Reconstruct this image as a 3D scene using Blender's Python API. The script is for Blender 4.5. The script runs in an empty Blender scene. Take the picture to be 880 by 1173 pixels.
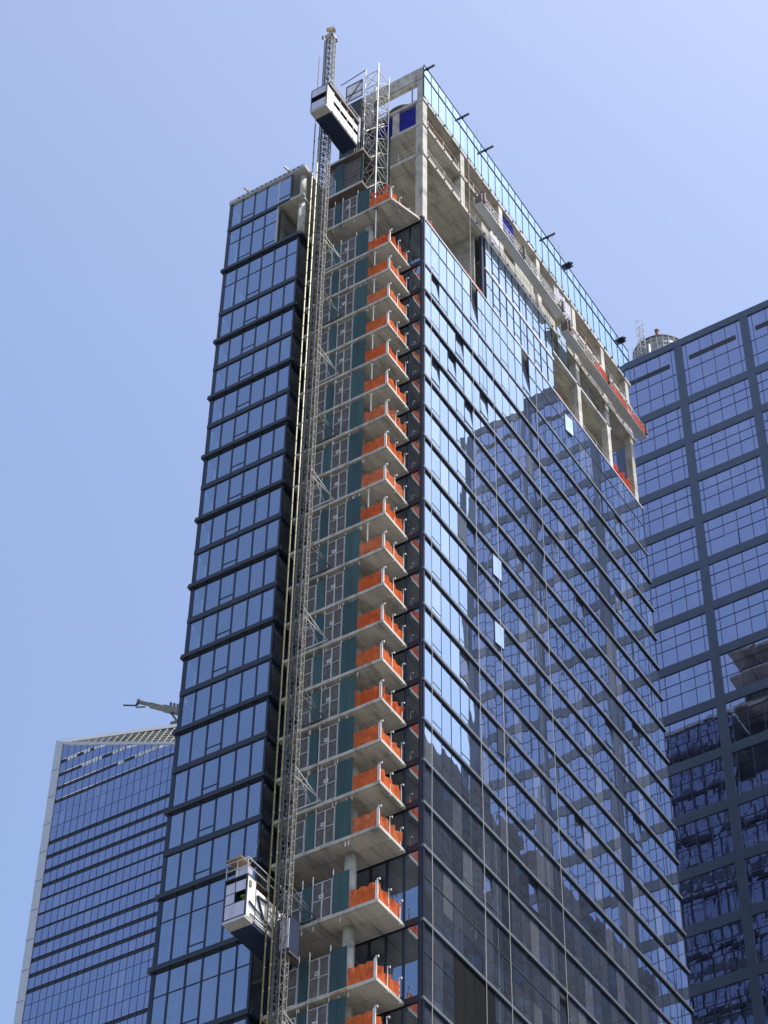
import bpy, math, random
from mathutils import Vector, Matrix
random.seed(7)
R = math.radians
C = bpy.context.scene.collection
scene = bpy.context.scene

# ------------------------------------------------------------------ camera (building-aligned world axes)
F_PX = 2647.87
FWD = Vector((-0.37528, 0.58368, 0.72004))
def cam_axes():
    pi, ro, ya = R(46.0565), R(1.11203), R(32.732)
    fw = Vector((0, math.cos(pi), math.sin(pi))); up = Vector((0, -math.sin(pi), math.cos(pi))); rt = Vector((1, 0, 0))
    r2 = math.cos(ro)*rt + math.sin(ro)*up; u2 = -math.sin(ro)*rt + math.cos(ro)*up
    m = Matrix(((math.cos(ya), -math.sin(ya), 0), (math.sin(ya), math.cos(ya), 0), (0, 0, 1)))
    return m@fw, m@r2, m@u2
FW, RT, UP = cam_axes()
CAM = Vector((0, 0, 1.6))
def pj(p):
    v = Vector(p) - CAM; z = v.dot(FW)
    return 440 + F_PX*v.dot(RT)/z, 586.5 - F_PX*v.dot(UP)/z
def parea(q):
    s = 0; pts = [pj(p) for p in q]
    for i in range(len(pts)):
        a, b = pts[i], pts[(i+1) % len(pts)]; s += a[0]*b[1] - a[1]*b[0]
    inside = any(-5 < a < 885 and -5 < b < 1178 for a, b in pts)
    return abs(s)/2 if inside else 0
cd = bpy.data.cameras.new('camera'); cam = bpy.data.objects.new('camera', cd); C.objects.link(cam)
cam.matrix_world = Matrix(((RT.x, UP.x, -FW.x, CAM.x), (RT.y, UP.y, -FW.y, CAM.y), (RT.z, UP.z, -FW.z, CAM.z), (0, 0, 0, 1)))
cd.sensor_fit = 'VERTICAL'; cd.sensor_height = 24; cd.sensor_width = 18; cd.lens = F_PX/1173*24
cd.clip_start = 0.5; cd.clip_end = 6000
scene.camera = cam

# ------------------------------------------------------------------ materials
def new_mat(name):
    m = bpy.data.materials.new(name); m.use_nodes = True
    nt = m.node_tree
    for n in list(nt.nodes): nt.nodes.remove(n)
    out = nt.nodes.new('ShaderNodeOutputMaterial')
    return m, nt, out
def N(nt, t, **k):
    n = nt.nodes.new(t)
    for a, b in k.items(): setattr(n, a, b)
    return n
def principled(name, col, rough=0.6, metal=0.0, var=0.12, scale=1.5, bump=0.0, streak=False, spec=0.5):
    m, nt, out = new_mat(name)
    p = N(nt, 'ShaderNodeBsdfPrincipled'); nt.links.new(p.outputs[0], out.inputs[0])
    p.inputs['Roughness'].default_value = rough; p.inputs['Metallic'].default_value = metal
    p.inputs['Specular IOR Level'].default_value = spec
    g = N(nt, 'ShaderNodeNewGeometry'); mp = N(nt, 'ShaderNodeMapping')
    nt.links.new(g.outputs['Position'], mp.inputs[0])
    if streak: mp.inputs['Scale'].default_value = (1, 1, 0.15)
    nz = N(nt, 'ShaderNodeTexNoise'); nz.inputs['Scale'].default_value = scale; nz.inputs['Detail'].default_value = 6
    nz.inputs['Roughness'].default_value = 0.65
    nt.links.new(mp.outputs[0], nz.inputs['Vector'])
    cr = N(nt, 'ShaderNodeValToRGB')
    e = cr.color_ramp.elements
    e[0].position = 0.3; e[1].position = 0.7
    e[0].color = tuple(c*(1-var*1.6) for c in col) + (1,); e[1].color = tuple(min(1, c*(1+var)) for c in col) + (1,)
    nt.links.new(nz.outputs[0], cr.inputs[0]); nt.links.new(cr.outputs[0], p.inputs['Base Color'])
    if bump:
        b = N(nt, 'ShaderNodeBump'); b.inputs['Strength'].default_value = bump; b.inputs['Distance'].default_value = 0.05
        nt.links.new(nz.outputs[0], b.inputs['Height']); nt.links.new(b.outputs[0], p.inputs['Normal'])
    return m
def concrete(name, col, var=0.22):
    m, nt, out = new_mat(name)
    p = N(nt, 'ShaderNodeBsdfPrincipled'); nt.links.new(p.outputs[0], out.inputs[0]); p.inputs['Roughness'].default_value = 0.85
    g = N(nt, 'ShaderNodeNewGeometry')
    n1 = N(nt, 'ShaderNodeTexNoise'); n1.inputs['Scale'].default_value = 0.55; n1.inputs['Detail'].default_value = 8; n1.inputs['Roughness'].default_value = 0.7
    mp = N(nt, 'ShaderNodeMapping'); mp.inputs['Scale'].default_value = (2.6, 0.5, 1.4)
    nt.links.new(g.outputs['Position'], mp.inputs[0]); nt.links.new(mp.outputs[0], n1.inputs['Vector'])
    r1 = N(nt, 'ShaderNodeValToRGB'); e = r1.color_ramp.elements
    e[0].position = 0.36; e[0].color = tuple(c*(1-var*2) for c in col) + (1,)
    e[1].position = 0.6; e[1].color = tuple(c for c in col) + (1,)
    x = r1.color_ramp.elements.new(0.47); x.color = tuple(c*(1-var*0.7) for c in col) + (1,)
    nt.links.new(n1.outputs[0], r1.inputs[0])
    # formwork panel joints: faint darker lines about every 1.2 m
    br = N(nt, 'ShaderNodeTexBrick'); br.inputs['Scale'].default_value = 0.2; br.inputs['Mortar Size'].default_value = 0.006; br.offset = .37
    br.inputs['Color1'].default_value = (1, 1, 1, 1); br.inputs['Color2'].default_value = (0.80, 0.80, 0.80, 1); br.inputs['Mortar'].default_value = (0.60, 0.60, 0.60, 1)
    nt.links.new(g.outputs['Position'], br.inputs['Vector'])
    mx = N(nt, 'ShaderNodeMix', data_type='RGBA', blend_type='MULTIPLY'); mx.inputs[0].default_value = 0.85
    nt.links.new(r1.outputs[0], mx.inputs[6]); nt.links.new(br.outputs[0], mx.inputs[7]); nt.links.new(mx.outputs[2], p.inputs['Base Color'])
    b = N(nt, 'ShaderNodeBump'); b.inputs['Strength'].default_value = 0.3; b.inputs['Distance'].default_value = 0.03
    nt.links.new(n1.outputs[0], b.inputs['Height']); nt.links.new(b.outputs[0], p.inputs['Normal'])
    return m
def glass(name, tint, inner, r0=0.3, trans=0.5, wave=0.02, wscale=0.5, vertical=0.35, rough=0.01, power=3.0, cell=None, light=0.12):
    """coated architectural glass: mirror coat over a dark tinted pane that lets some light through"""
    m, nt, out = new_mat(name)
    g = N(nt, 'ShaderNodeNewGeometry'); mp = N(nt, 'ShaderNodeMapping'); mp.inputs['Scale'].default_value = (1, 1, vertical)
    nt.links.new(g.outputs['Position'], mp.inputs[0])
    nz = N(nt, 'ShaderNodeTexNoise'); nz.inputs['Scale'].default_value = wscale; nz.inputs['Detail'].default_value = 1.5
    nt.links.new(mp.outputs[0], nz.inputs['Vector'])
    b = N(nt, 'ShaderNodeBump'); b.inputs['Strength'].default_value = 1.0; b.inputs['Distance'].default_value = wave
    nt.links.new(nz.outputs[0], b.inputs['Height'])
    gl = N(nt, 'ShaderNodeBsdfGlossy'); gl.inputs['Color'].default_value = tint + (1,); gl.inputs['Roughness'].default_value = rough
    nt.links.new(b.outputs[0], gl.inputs['Normal'])
    df = N(nt, 'ShaderNodeBsdfDiffuse'); df.inputs['Color'].default_value = inner + (1,)
    if cell:     # some panes have blinds, film or dust behind them: one value per pane
        off, size = cell
        sb = N(nt, 'ShaderNodeVectorMath', operation='SUBTRACT'); sb.inputs[1].default_value = off
        dv = N(nt, 'ShaderNodeVectorMath', operation='DIVIDE'); dv.inputs[1].default_value = size
        fl = N(nt, 'ShaderNodeVectorMath', operation='FLOOR'); wn = N(nt, 'ShaderNodeTexWhiteNoise')
        nt.links.new(g.outputs['Position'], sb.inputs[0]); nt.links.new(sb.outputs[0], dv.inputs[0]); nt.links.new(dv.outputs[0], fl.inputs[0]); nt.links.new(fl.outputs[0], wn.inputs['Vector'])
        cr = N(nt, 'ShaderNodeValToRGB'); e = cr.color_ramp.elements
        e[0].position = 0.0; e[0].color = tuple(c*.6 for c in inner) + (1,)
        e[1].position = 1.0; e[1].color = tuple(min(1, c*1.3+light) for c in inner) + (1,)
        x = cr.color_ramp.elements.new(0.80); x.color = tuple(c*1.3 for c in inner) + (1,)
        nt.links.new(wn.outputs['Value'], cr.inputs[0]); nt.links.new(cr.outputs[0], df.inputs['Color'])
    tr = N(nt, 'ShaderNodeBsdfTransparent'); tr.inputs['Color'].default_value = (0.42, 0.52, 0.55, 1)
    m1 = N(nt, 'ShaderNodeMixShader'); m1.inputs[0].default_value = trans
    nt.links.new(df.outputs[0], m1.inputs[1]); nt.links.new(tr.outputs[0], m1.inputs[2])
    lw = N(nt, 'ShaderNodeLayerWeight'); lw.inputs['Blend'].default_value = 0.5
    pw = N(nt, 'ShaderNodeMath', operation='POWER'); pw.inputs[1].default_value = power; nt.links.new(lw.outputs['Facing'], pw.inputs[0])
    ma = N(nt, 'ShaderNodeMath', operation='MULTIPLY_ADD'); ma.inputs[1].default_value = 1-r0; ma.inputs[2].default_value = r0
    nt.links.new(pw.outputs[0], ma.inputs[0])
    m2 = N(nt, 'ShaderNodeMixShader'); nt.links.new(ma.outputs[0], m2.inputs[0]); nt.links.new(m1.outputs[0], m2.inputs[1]); nt.links.new(gl.outputs[0], m2.inputs[2])
    nt.links.new(m2.outputs[0], out.inputs[0])
    return m
def netting(name, col, holes=0.15, transl=0.45):
    m, nt, out = new_mat(name)
    g = N(nt, 'ShaderNodeNewGeometry')
    nz = N(nt, 'ShaderNodeTexNoise'); nz.inputs['Scale'].default_value = 3.0; nz.inputs['Detail'].default_value = 5
    nt.links.new(g.outputs['Position'], nz.inputs['Vector'])
    cr = N(nt, 'ShaderNodeValToRGB'); e = cr.color_ramp.elements; e[0].position = .3; e[1].position = .7
    e[0].color = tuple(c*.72 for c in col) + (1,); e[1].color = tuple(min(1, c*1.12) for c in col) + (1,)
    nt.links.new(nz.outputs[0], cr.inputs[0])
    d = N(nt, 'ShaderNodeBsdfDiffuse'); t = N(nt, 'ShaderNodeBsdfTranslucent'); tp = N(nt, 'ShaderNodeBsdfTransparent')
    nt.links.new(cr.outputs[0], d.inputs[0]); nt.links.new(cr.outputs[0], t.inputs[0])
    m1 = N(nt, 'ShaderNodeMixShader'); m1.inputs[0].default_value = transl
    nt.links.new(d.outputs[0], m1.inputs[1]); nt.links.new(t.outputs[0], m1.inputs[2])
    m2 = N(nt, 'ShaderNodeMixShader'); m2.inputs[0].default_value = holes
    nt.links.new(m1.outputs[0], m2.inputs[1]); nt.links.new(tp.outputs[0], m2.inputs[2])
    nt.links.new(m2.outputs[0], out.inputs[0])
    return m

M = {}
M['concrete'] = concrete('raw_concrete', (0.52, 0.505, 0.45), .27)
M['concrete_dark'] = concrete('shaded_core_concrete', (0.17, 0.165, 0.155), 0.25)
M['steel_deck'] = principled('dark_brown_deck', (0.10, 0.08, 0.07), 0.7, 0.0, 0.3)  # mottled dark brown
M['alum'] = principled('dark_anodised_aluminium', (0.020, 0.026, 0.042), 0.38, 0.1, 0.15)
M['alum_grey'] = principled('grey_anodised_aluminium', (0.085, 0.10, 0.12), 0.38, 0.35, 0.12)
M['alum_mid'] = principled('mid_grey_aluminium', (0.17, 0.19, 0.22), 0.42, 0.3, 0.12)
M['mull'] = principled('navy_mullion', (0.012, 0.018, 0.036), 0.35, 0.1, 0.1)
M['rb_frame'] = principled('slate_metal_panel', (0.070, 0.092, 0.135), 0.42, 0.3, 0.08, 0.6)
M['rb_mull'] = principled('thin_dark_mullion', (0.02, 0.028, 0.07), 0.4)
M['white_fin'] = principled('pale_aluminium_fin', (0.50, 0.52, 0.55), 0.45, 0.2, 0.05)
M['glass_lv'] = glass('blue_coated_glass', (0.66, 0.79, 1.0), (0.012, 0.018, 0.03), 0.41, 0.7, 0.004, 0.35, cell=((-70.72, 0.5, 83.84), (1.165, 1.17, 3.2)), light=.10)
M['glass_rt'] = glass('cyan_coated_glass', (0.64, 0.84, 1.0), (0.13, 0.14, 0.18), 0.46, 0.28, 0.011, 0.45, power=2.0, cell=((-60.3, 90.34, 83.84), (20.0, 1.16, 3.2)), light=.16)
M['glass_par'] = glass('parapet_glass', (0.60, 0.83, 1.0), (0.02, 0.06, 0.10), 0.52, 0.6, 0.003, 0.5, power=2.0)
M['glass_rb'] = glass('violet_coated_glass', (0.68, 0.74, 1.0), (0.03, 0.034, 0.055), 0.48, 0.3, 0.011, 0.26, 0.7, power=3.0, cell=((-57.37, 0.5, 83.0), (1.49, 400.0, 1.9)), light=.06)
M['glass_far'] = glass('blue_office_glass', (0.64, 0.72, 0.98), (0.012, 0.016, 0.03), 0.47, 0.0, 0.005, 0.2, power=3.0, cell=((-296.6, 0.5, 260.8), (1.97, 900.0, 4.1)), light=.07)
M['glass_east'] = glass('green_office_glass', (0.45, 0.58, 0.58), (0.03, 0.05, 0.045), 0.22, 0.1, 0.004, 0.4)
M['glass_rear'] = glass('clear_rear_glass', (1.0, 0.98, 0.90), (0.12, 0.13, 0.14), 0.80, 0.1, 0.003, 0.35)
M['black'] = principled('black_louvre_metal', (0.012, 0.013, 0.016), 0.5)
M['green'] = principled('dark_green_plywood', (0.016, 0.058, 0.066), 0.65, 0, 0.18, 1.5, streak=True)
M['green_worn'] = principled('faded_green_plywood', (0.030, 0.085, 0.085), 0.7, 0, 0.22, 1.2, streak=True)
M['galv'] = principled('galvanised_steel', (0.55, 0.55, 0.53), 0.4, 0.45, 0.12, 4.0)
M['galv_mid'] = principled('dull_galvanised_steel', (0.23, 0.23, 0.20), 0.5, 0.3, 0.25, 4.0)
M['galv_dark'] = principled('weathered_steel_lattice', (0.13, 0.13, 0.13), 0.5, 0.4, 0.3, 5.0)
M['white'] = principled('scuffed_white_paint', (0.74, 0.74, 0.71), 0.5, 0, 0.16, 2.5, streak=True)
M['lav'] = principled('shade_toned_polycarbonate', (0.50, 0.51, 0.61), 0.3, 0, 0.14, 2.0, streak=True)  # lavender-grey of the shaded, sky-lit car front is put into this colour
M['navy'] = principled('navy_steel', (0.010, 0.020, 0.055), 0.45, 0.0, 0.2)
M['yellow'] = principled('faded_yellow_paint', (0.25, 0.23, 0.10), 0.5, 0, 0.22, 3.0)
M['rust'] = principled('rust_brown_paint', (0.20, 0.085, 0.05), 0.8, 0, 0.3, 1.2)
M['brick_tan'] = principled('tan_rendered_drum', (0.33, 0.22, 0.16), 0.8, 0, 0.2, 2.0)
M['orange'] = netting('orange_debris_net', (0.60, 0.14, 0.05), 0.05, 0.22)
M['orange_faded'] = netting('faded_orange_debris_net', (0.60, 0.17, 0.075), 0.10, 0.22)
M['orange_deep'] = netting('deep_red_orange_debris_net', (0.58, 0.115, 0.04), 0.04, 0.22)
M['red_net'] = netting('red_debris_net', (0.62, 0.10, 0.06), 0.15, 0.4)
M['gate_mesh'] = netting('grey_gate_mesh', (0.20, 0.19, 0.19), 0.38, 0.1)
M['white_mesh'] = netting('pale_gate_mesh', (0.72, 0.74, 0.80), 0.35, 0.4)
M['blue_tarp'] = netting('blue_tarpaulin', (0.04, 0.05, 0.32), 0.0, 0.3)
M['white_tarp'] = netting('white_sheeting', (0.80, 0.82, 0.92), 0.0, 0.4)
M['block'] = principled('grey_concrete_block', (0.34, 0.34, 0.30), 0.9, 0, 0.25, 1.5)
M['wood'] = principled('weathered_plywood', (0.32, 0.22, 0.13), 0.8, 0, 0.3, 3.0)
M['rope'] = principled('pale_rope', (0.42, 0.41, 0.38), 0.8, 0, 0.1)
M['tank_clad'] = principled('ribbed_grey_cladding', (0.24, 0.25, 0.26), 0.6, 0.2, 0.35, 1.5)
M['crane'] = principled('sand_crane_paint', (0.19, 0.18, 0.15), 0.6, 0.1, 0.25, 1.0)
M['asphalt'] = principled('street_and_paving', (0.12, 0.118, 0.11), 0.9, 0, 0.2, 0.4)
M['pave'] = principled('pavement_concrete', (0.30, 0.29, 0.27), 0.9, 0, 0.15, 0.8)
M['lime'] = principled('lime_plastic', (0.30, 0.72, 0.06), 0.4, 0, 0.05)
M['skin'] = principled('skin', (0.42, 0.24, 0.16), 0.6, 0, 0.05)
M['cloth'] = principled('navy_work_clothes', (0.03, 0.035, 0.06), 0.9, 0, 0.1)
M['vest'] = principled('lime_safety_vest', (0.35, 0.70, 0.05), 0.7, 0, 0.05)

# ------------------------------------------------------------------ mesh builder
class MB:
    def __init__(s): s.v = []; s.f = []
    def quad(s, a, b, c, d):
        n = len(s.v); s.v += [tuple(a), tuple(b), tuple(c), tuple(d)]; s.f.append((n, n+1, n+2, n+3)); return s
    def box(s, x0, x1, y0, y1, z0, z1):
        n = len(s.v)
        s.v += [(x0, y0, z0), (x1, y0, z0), (x1, y1, z0), (x0, y1, z0), (x0, y0, z1), (x1, y0, z1), (x1, y1, z1), (x0, y1, z1)]
        s.f += [tuple(n+i for i in q) for q in ((0, 3, 2, 1), (4, 5, 6, 7), (0, 1, 5, 4), (1, 2, 6, 5), (2, 3, 7, 6), (3, 0, 4, 7))]
        return s
    def bar(s, a, b, w=0.05, h=None, sides=4):
        a, b = Vector(a), Vector(b); d = (b-a)
        if d.length < 1e-6: return s
        d.normalize(); h = h or w
        u = d.cross(Vector((0, 0, 1)))
        if u.length < 0.01: u = Vector((1, 0, 0))
        u.normalize(); w2 = d.cross(u).normalized(); n = len(s.v)
        off = math.pi/sides
        k = 1/math.cos(off) if sides == 4 else 1
        for p in (a, b):
            for i in range(sides):
                t = off + 2*math.pi*i/sides
                s.v.append(tuple(p + u*math.cos(t)*w/2*k + w2*math.sin(t)*h/2*k))
        for i in range(sides):
            j = (i+1) % sides; s.f.append((n+i, n+j, n+sides+j, n+sides+i))
        s.f.append(tuple(n+i for i in reversed(range(sides)))); s.f.append(tuple(n+sides+i for i in range(sides)))
        return s
    def tube(s, a, b, r, sides=10): return s.bar(a, b, 2*r, 2*r, sides)
    def poly(s, pts): 
        n = len(s.v); s.v += [tuple(p) for p in pts]; s.f.append(tuple(range(n, n+len(pts)))); return s
    def prism(s, pts, z0, z1):
        n = len(s.v); k = len(pts)
        s.v += [(x, y, z0) for x, y in pts] + [(x, y, z1) for x, y in pts]
        for i in range(k):
            j = (i+1) % k; s.f.append((n+i, n+j, n+k+j, n+k+i))
        s.f.append(tuple(n+i for i in reversed(range(k)))); s.f.append(tuple(n+k+i for i in range(k)))
        return s
    def lathe(s, cx, cy, prof, seg=40, a0=0, a1=2*math.pi):
        n = len(s.v)
        for r, z in prof:
            for i in range(seg):
                t = a0 + (a1-a0)*i/seg; s.v.append((cx+r*math.cos(t), cy+r*math.sin(t), z))
        for k in range(len(prof)-1):
            for i in range(seg):
                j = (i+1) % seg; s.f.append((n+k*seg+i, n+k*seg+j, n+(k+1)*seg+j, n+(k+1)*seg+i))
        s.f.append(tuple(n+i for i in reversed(range(seg)))); s.f.append(tuple(n+(len(prof)-1)*seg+i for i in range(seg)))
        return s
    def build(s, name, mat, parent=None, smooth=False):
        me = bpy.data.meshes.new(name)
        vs = s.v
        if parent is not None and parent.type == 'EMPTY':
            o3 = parent.location; vs = [(x-o3[0], y-o3[1], z-o3[2]) for x, y, z in vs]
        elif parent is not None and parent.get('_org') is not None:
            o3 = parent['_org']; vs = [(x-o3[0], y-o3[1], z-o3[2]) for x, y, z in vs]
        me.from_pydata(vs, [], s.f); me.update()
        if smooth:
            for p in me.polygons: p.use_smooth = True
        me.materials.append(M[mat] if isinstance(mat, str) else mat)
        o = bpy.data.objects.new(name, me); C.objects.link(o)
        if parent is not None:
            o.parent = parent
            o['_org'] = list(parent.location) if parent.type == 'EMPTY' else list(parent['_org'])
        else: o['_org'] = [0, 0, 0]
        return o
def thing(name, label, cat, loc=(0, 0, 0), group=None):
    o = bpy.data.objects.new(name, None); C.objects.link(o); o.location = loc
    o['label'] = label; o['category'] = cat
    if group: o['group'] = group
    return o
def tag(o, label=None, cat=None, group=None, kind=None):
    if label: o['label'] = label
    if cat: o['category'] = cat
    if group: o['group'] = group
    if kind: o['kind'] = kind
    return o
ORD = ['topmost', 'second', 'third', 'fourth', 'fifth', 'sixth', 'seventh', 'eighth', 'ninth', 'tenth', 'eleventh', 'twelfth',
       'thirteenth', 'fourteenth', 'fifteenth', 'sixteenth', 'seventeenth', 'eighteenth', 'nineteenth', 'twentieth', 'twenty-first',
       'twenty-second', 'twenty-third', 'twenty-fourth']
def place_in(i): return 'topmost one' if i == 0 else ORD[i] + ' from the top'

# ------------------------------------------------------------------ ground
g = MB(); g.quad((-3000, -3000, 0), (3000, -3000, 0), (3000, 3000, 0), (-3000, 3000, 0))
tag(g.build('ground', 'asphalt'), kind='structure')
g = MB(); g.box(-80, -48, 80, 133, 0.004, 0.15); tag(g.build('pavement', 'pave'), kind='structure')

# ------------------------------------------------------------------ main tower
XR, YW, YL, YE = -55.05, 90.34, 86.7, 126.3     # right face plane, corner plane, left-volume face plane, far end
XL0, XL1 = -70.9, -63.9
ZB = [70.3, 73.5, 78.68, 83.84] + [83.84+3.2*n for n in range(1, 18)]      # band levels up to 138.24
ZR = ZB + [143.85]                                                          # right-face rows
T = thing('glass_tower', 'tall unfinished glass tower with open concrete top floors and a hoist bay of balconies', 'skyscraper', (-62, 100, 0))
def panel(quad, out, j=0.004):
    q = [Vector(p) for p in quad]; o = Vector(out)
    return [p + o*random.uniform(-j, j) for p in q]
def emit_panels(cands, name, mat, parent, limit=100, kinds='stuff'):
    cands = [c if len(c) > 2 else (c[0], c[1], None) for c in cands]
    cands.sort(key=lambda c: -c[1])
    for q, a, ex in cands[:limit]:
        o = MB().quad(*q).build(name, mat, parent)
        if ex: ex.build('vent_frame', 'alum_grey' if name == 'glass_panel' else 'mull', o)
    if len(cands) > limit:
        m = MB(); e = MB()
        for q, a, ex in cands[limit:]:
            m.quad(*q)
            if ex:
                n = len(e.v); e.v += ex.v; e.f += [tuple(i+n for i in f) for f in ex.f]
        o = tag(m.build(name, mat, parent), kind=kinds)
        if e.v: tag(e.build('vent_frame', 'alum_grey' if name == 'glass_panel' else 'mull', o), kind=kinds)
# right face glazing
COLS = 31; CW = (YE-YW)/COLS
def yc(i): return YW + i*CW
OPEN = {}
def open_at(y, z, ang, frac=1.0):
    OPEN[(int((y-YW)/CW), max(k for k in range(len(ZR)) if ZR[k] <= z))] = (ang, frac)
for y, z, a in [(91.9, 135.5, 4), (95.5, 132.5, 4), (97.5, 140.5, 5),
                (94.5, 129, 4), (96.2, 126, 4), (106.5, 140.5, 5), (92.0, 126.5, 4), (98.5, 128.7, 4), (96.0, 101, 3), (96.3, 114.6, 3), (110.5, 97, 3), (113, 121, 3),
                (104, 119, 3), (119.5, 106, 3), (116, 111.5, 3), (121, 136, 3), (121.4, 114, 3), (103.5, 88.5, 4), (107, 82, 4), (98.3, 86, 3), (120.3, 126.5, 3)]:
    open_at(y, z, a)
cand = []
CASE = {}
for y, z, a in ((100.5, 114.0, 6), (100.5, 108.3, 7), (100.5, 98.9, 10), (112.4, 141.0, 10)):
    CASE[(int((y-YW)/CW), max(k for k in range(len(ZR)) if ZR[k] <= z))] = a
for k in range(len(ZR)-1):
    z0, z1 = ZR[k]+0.16, ZR[k+1]-0.16
    for i in range(COLS):
        if k == 1 and 3 <= i <= 6: continue
        y0, y1 = yc(i), yc(i+1)
        if (i, k) in CASE:
            t_ = math.tan(R(CASE[(i, k)]))*(y1-y0-.1); fr = MB(); zz = z0+.75 if z1-z0 < 4 else z0+2.2; zt = min(z1-.05, zz+2.0)
            q = [(XR+.03, y0+.05, zz), (XR+.03+t_, y1-.05, zz), (XR+.03+t_, y1-.05, zt), (XR+.03, y0+.05, zt)]
            for a_, b_ in zip(q, q[1:]+q[:1]): fr.bar(a_, b_, .045)
            cand.append((q, 1e6, fr))
            cand.append(([(XR, y0, z0), (XR, y1, z0), (XR, y1, zz), (XR, y0, zz)], 1e5))
            if zt < z1-.1: cand.append(([(XR, y0, zt), (XR, y1, zt), (XR, y1, z1), (XR, y0, z1)], 1e5))
            continue
        if (i, k) in OPEN:
            ang = OPEN[(i, k)][0]; zz0, zz1 = z0+0.55, z1
            h = zz1-zz0; dx = -math.sin(R(ang))*h; dz = math.cos(R(ang))*h
            q = [(XR+.03, y0+.05, zz0), (XR+.03, y1-.05, zz0), (XR+.03+dx, y1-.05, zz0+dz), (XR+.03+dx, y0+.05, zz0+dz)]
            vents = MB()
            cand.append((q, parea(q)*50, vents))
            cand.append(([(XR, y0, z0), (XR, y1, z0), (XR, y1, zz0), (XR, y0, zz0)], 1))
            vents.bar((XR+.02, y0+.03, zz0), (XR+.02+dx, y0+.03, zz0+dz), .05); vents.bar((XR+.02, y1-.03, zz0), (XR+.02+dx, y1-.03, zz0+dz), .05)
            vents.bar((XR+.02, y0, zz0), (XR+.02, y1, zz0), .05); vents.bar((XR+.02+dx, y0, zz0+dz), (XR+.02+dx, y1, zz0+dz), .05)
            continue
        tilt = random.gauss(0, 0.0035); yaw = random.gauss(0, 0.003)
        if i in (0, 2) or random.random() < .05: tilt -= 0.006
        H = (z1-z0)
        q = [(XR+yaw/2, y0, z0), (XR-yaw/2, y1, z0), (XR-yaw/2+tilt, y1, z1), (XR+yaw/2+tilt, y0, z1)]
        vents = MB()
        if i % 3 == 1 or random.random() < .03:      # opening light with a low transom
            vents.box(XR-.01, XR+.02, y0+.05, y1-.05, z0+.56, z0+.60)
        if z1-z0 > 4: vents.box(XR-.02, XR+.035, y0+.03, y1-.03, z0+3.02, z0+3.08)
        cand.append((q, parea(q), vents if vents.v else None))
emit_panels(cand, 'glass_panel', 'glass_rt', T)
for i in range(COLS+1):
    m = MB(); w = 0.016 if i not in (0, COLS) else 0.08
    y = yc(i) if i else YW+.085
    m.box(XR-.08, XR+(.02 if i else .09), y-w, y+w, ZR[0]-.0, ZR[-1]-.05)
    m.build('mullion', 'mull', T)
# black louvre panels near the bottom of the right face
m = MB()
for i in range(3, 7):
    y0, y1 = yc(i)+.04, yc(i+1)-.04
    z = ZB[1]+.2
    while z < ZB[2]-.3: m.box(XR-.06, XR+.02, y0, y1, z, z+.05); z += .11
m.box(XR-.3, XR-.2, yc(3), yc(7), ZB[1]+.1, ZB[2]-.1)
m.build('louvre', 'black', T)
# ledges on the right face, one per storey
for k, z in enumerate(ZB):
    m = MB(); pr = .14 if z < 137 else .07
    m.box(XR-.1, XR+pr, YW-.02, YE+.18, z-.08, z+.12)
    o = m.build('ledge', 'alum_mid', T)
    MB().box(XR-.1, XR+pr-.02, YW, YE+.16, z-.15, z-.083).build('soffit_shade_strip', 'alum', o)  # dark strip stands in for the shaded soffit and shadow below the ledge
m = MB(); m.box(XR-.12, XR+.06, YW-.02, YE+.05, 143.70, 143.86); m.build('ledge', 'white_fin', T)

# corner wing glazing (plane YW, facing the camera street) behind the balconies
XWL = -59.6
wx = [XR-.1, -56.22, -57.38, -58.5, XWL]
for k in range(len(ZR)-1):
    z0, z1 = ZR[k]+.2, ZR[k+1]-.2
    for a, b in zip(wx[1:], wx[:-1]):
        q = panel([(a+.04, YW, z0), (b-.04, YW, z0), (b-.04, YW, z1), (a+.04, YW, z1)], (0, 1, 0), .003)
        MB().quad(*q).build('corner_window', 'glass_lv', T)
for z in ZB + [143.7]:
    MB().box(XWL, XR-.005, YW-.1, YW+.1, z-.2, z+.2).build('corner_band', 'mull', T)
for x in wx:
    w = .10 if x == wx[0] else .045
    MB().box(x-w, x+w, YW-.09, YW+.1, ZR[0], ZR[-1]-.1).build('corner_mullion', 'mull', T)

# left volume glazing
ZLV = [70.3, 73.5, 78.68, 83.84] + [83.84+3.2*n for n in range(1, 18)] + [143.6, 148.75, 152.1]
LXc = [-70.72, -69.67, -68.49, -67.33, -66.12, -64.98, -63.98]
cand = []
def lvpane(a, b, z0, z1, tr):
    q = panel([(a, YL, z0), (b, YL, z0), (b, YL, z1), (a, YL, z1)], (0, 1, 0), .004); cand.append((q, parea(q), tr if tr.v else None))
for k in range(len(ZLV)-1):
    z0, z1 = ZLV[k]+.25, ZLV[k+1]-.22
    for i in range(6):
        a, b = LXc[i]+.045, LXc[i+1]-.045; tr = MB()
        if ZLV[k] == 143.6 and i >= 4: continue
        if ZLV[k] == 148.75 and i == 5: continue
        if z1-z0 > 4: tr.box(LXc[i]+.05, LXc[i+1]-.05, YL-.03, YL+.05, z0+2.96, z0+3.02)
        if (i == 2 and ZLV[k] < 143) or (ZLV[k] == 143.6 and i in (1, 3)) or (ZLV[k] == 148.75 and i in (1, 4)) or (ZLV[k] == 138.24 and i == 2):
            tr.box(LXc[i]+.05, LXc[i+1]-.05, YL-.03, YL+.05, z0+.52, z0+.585)
        lvpane(a, b, z0, z1, tr)
emit_panels(cand, 'window', 'glass_lv', T)
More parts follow.
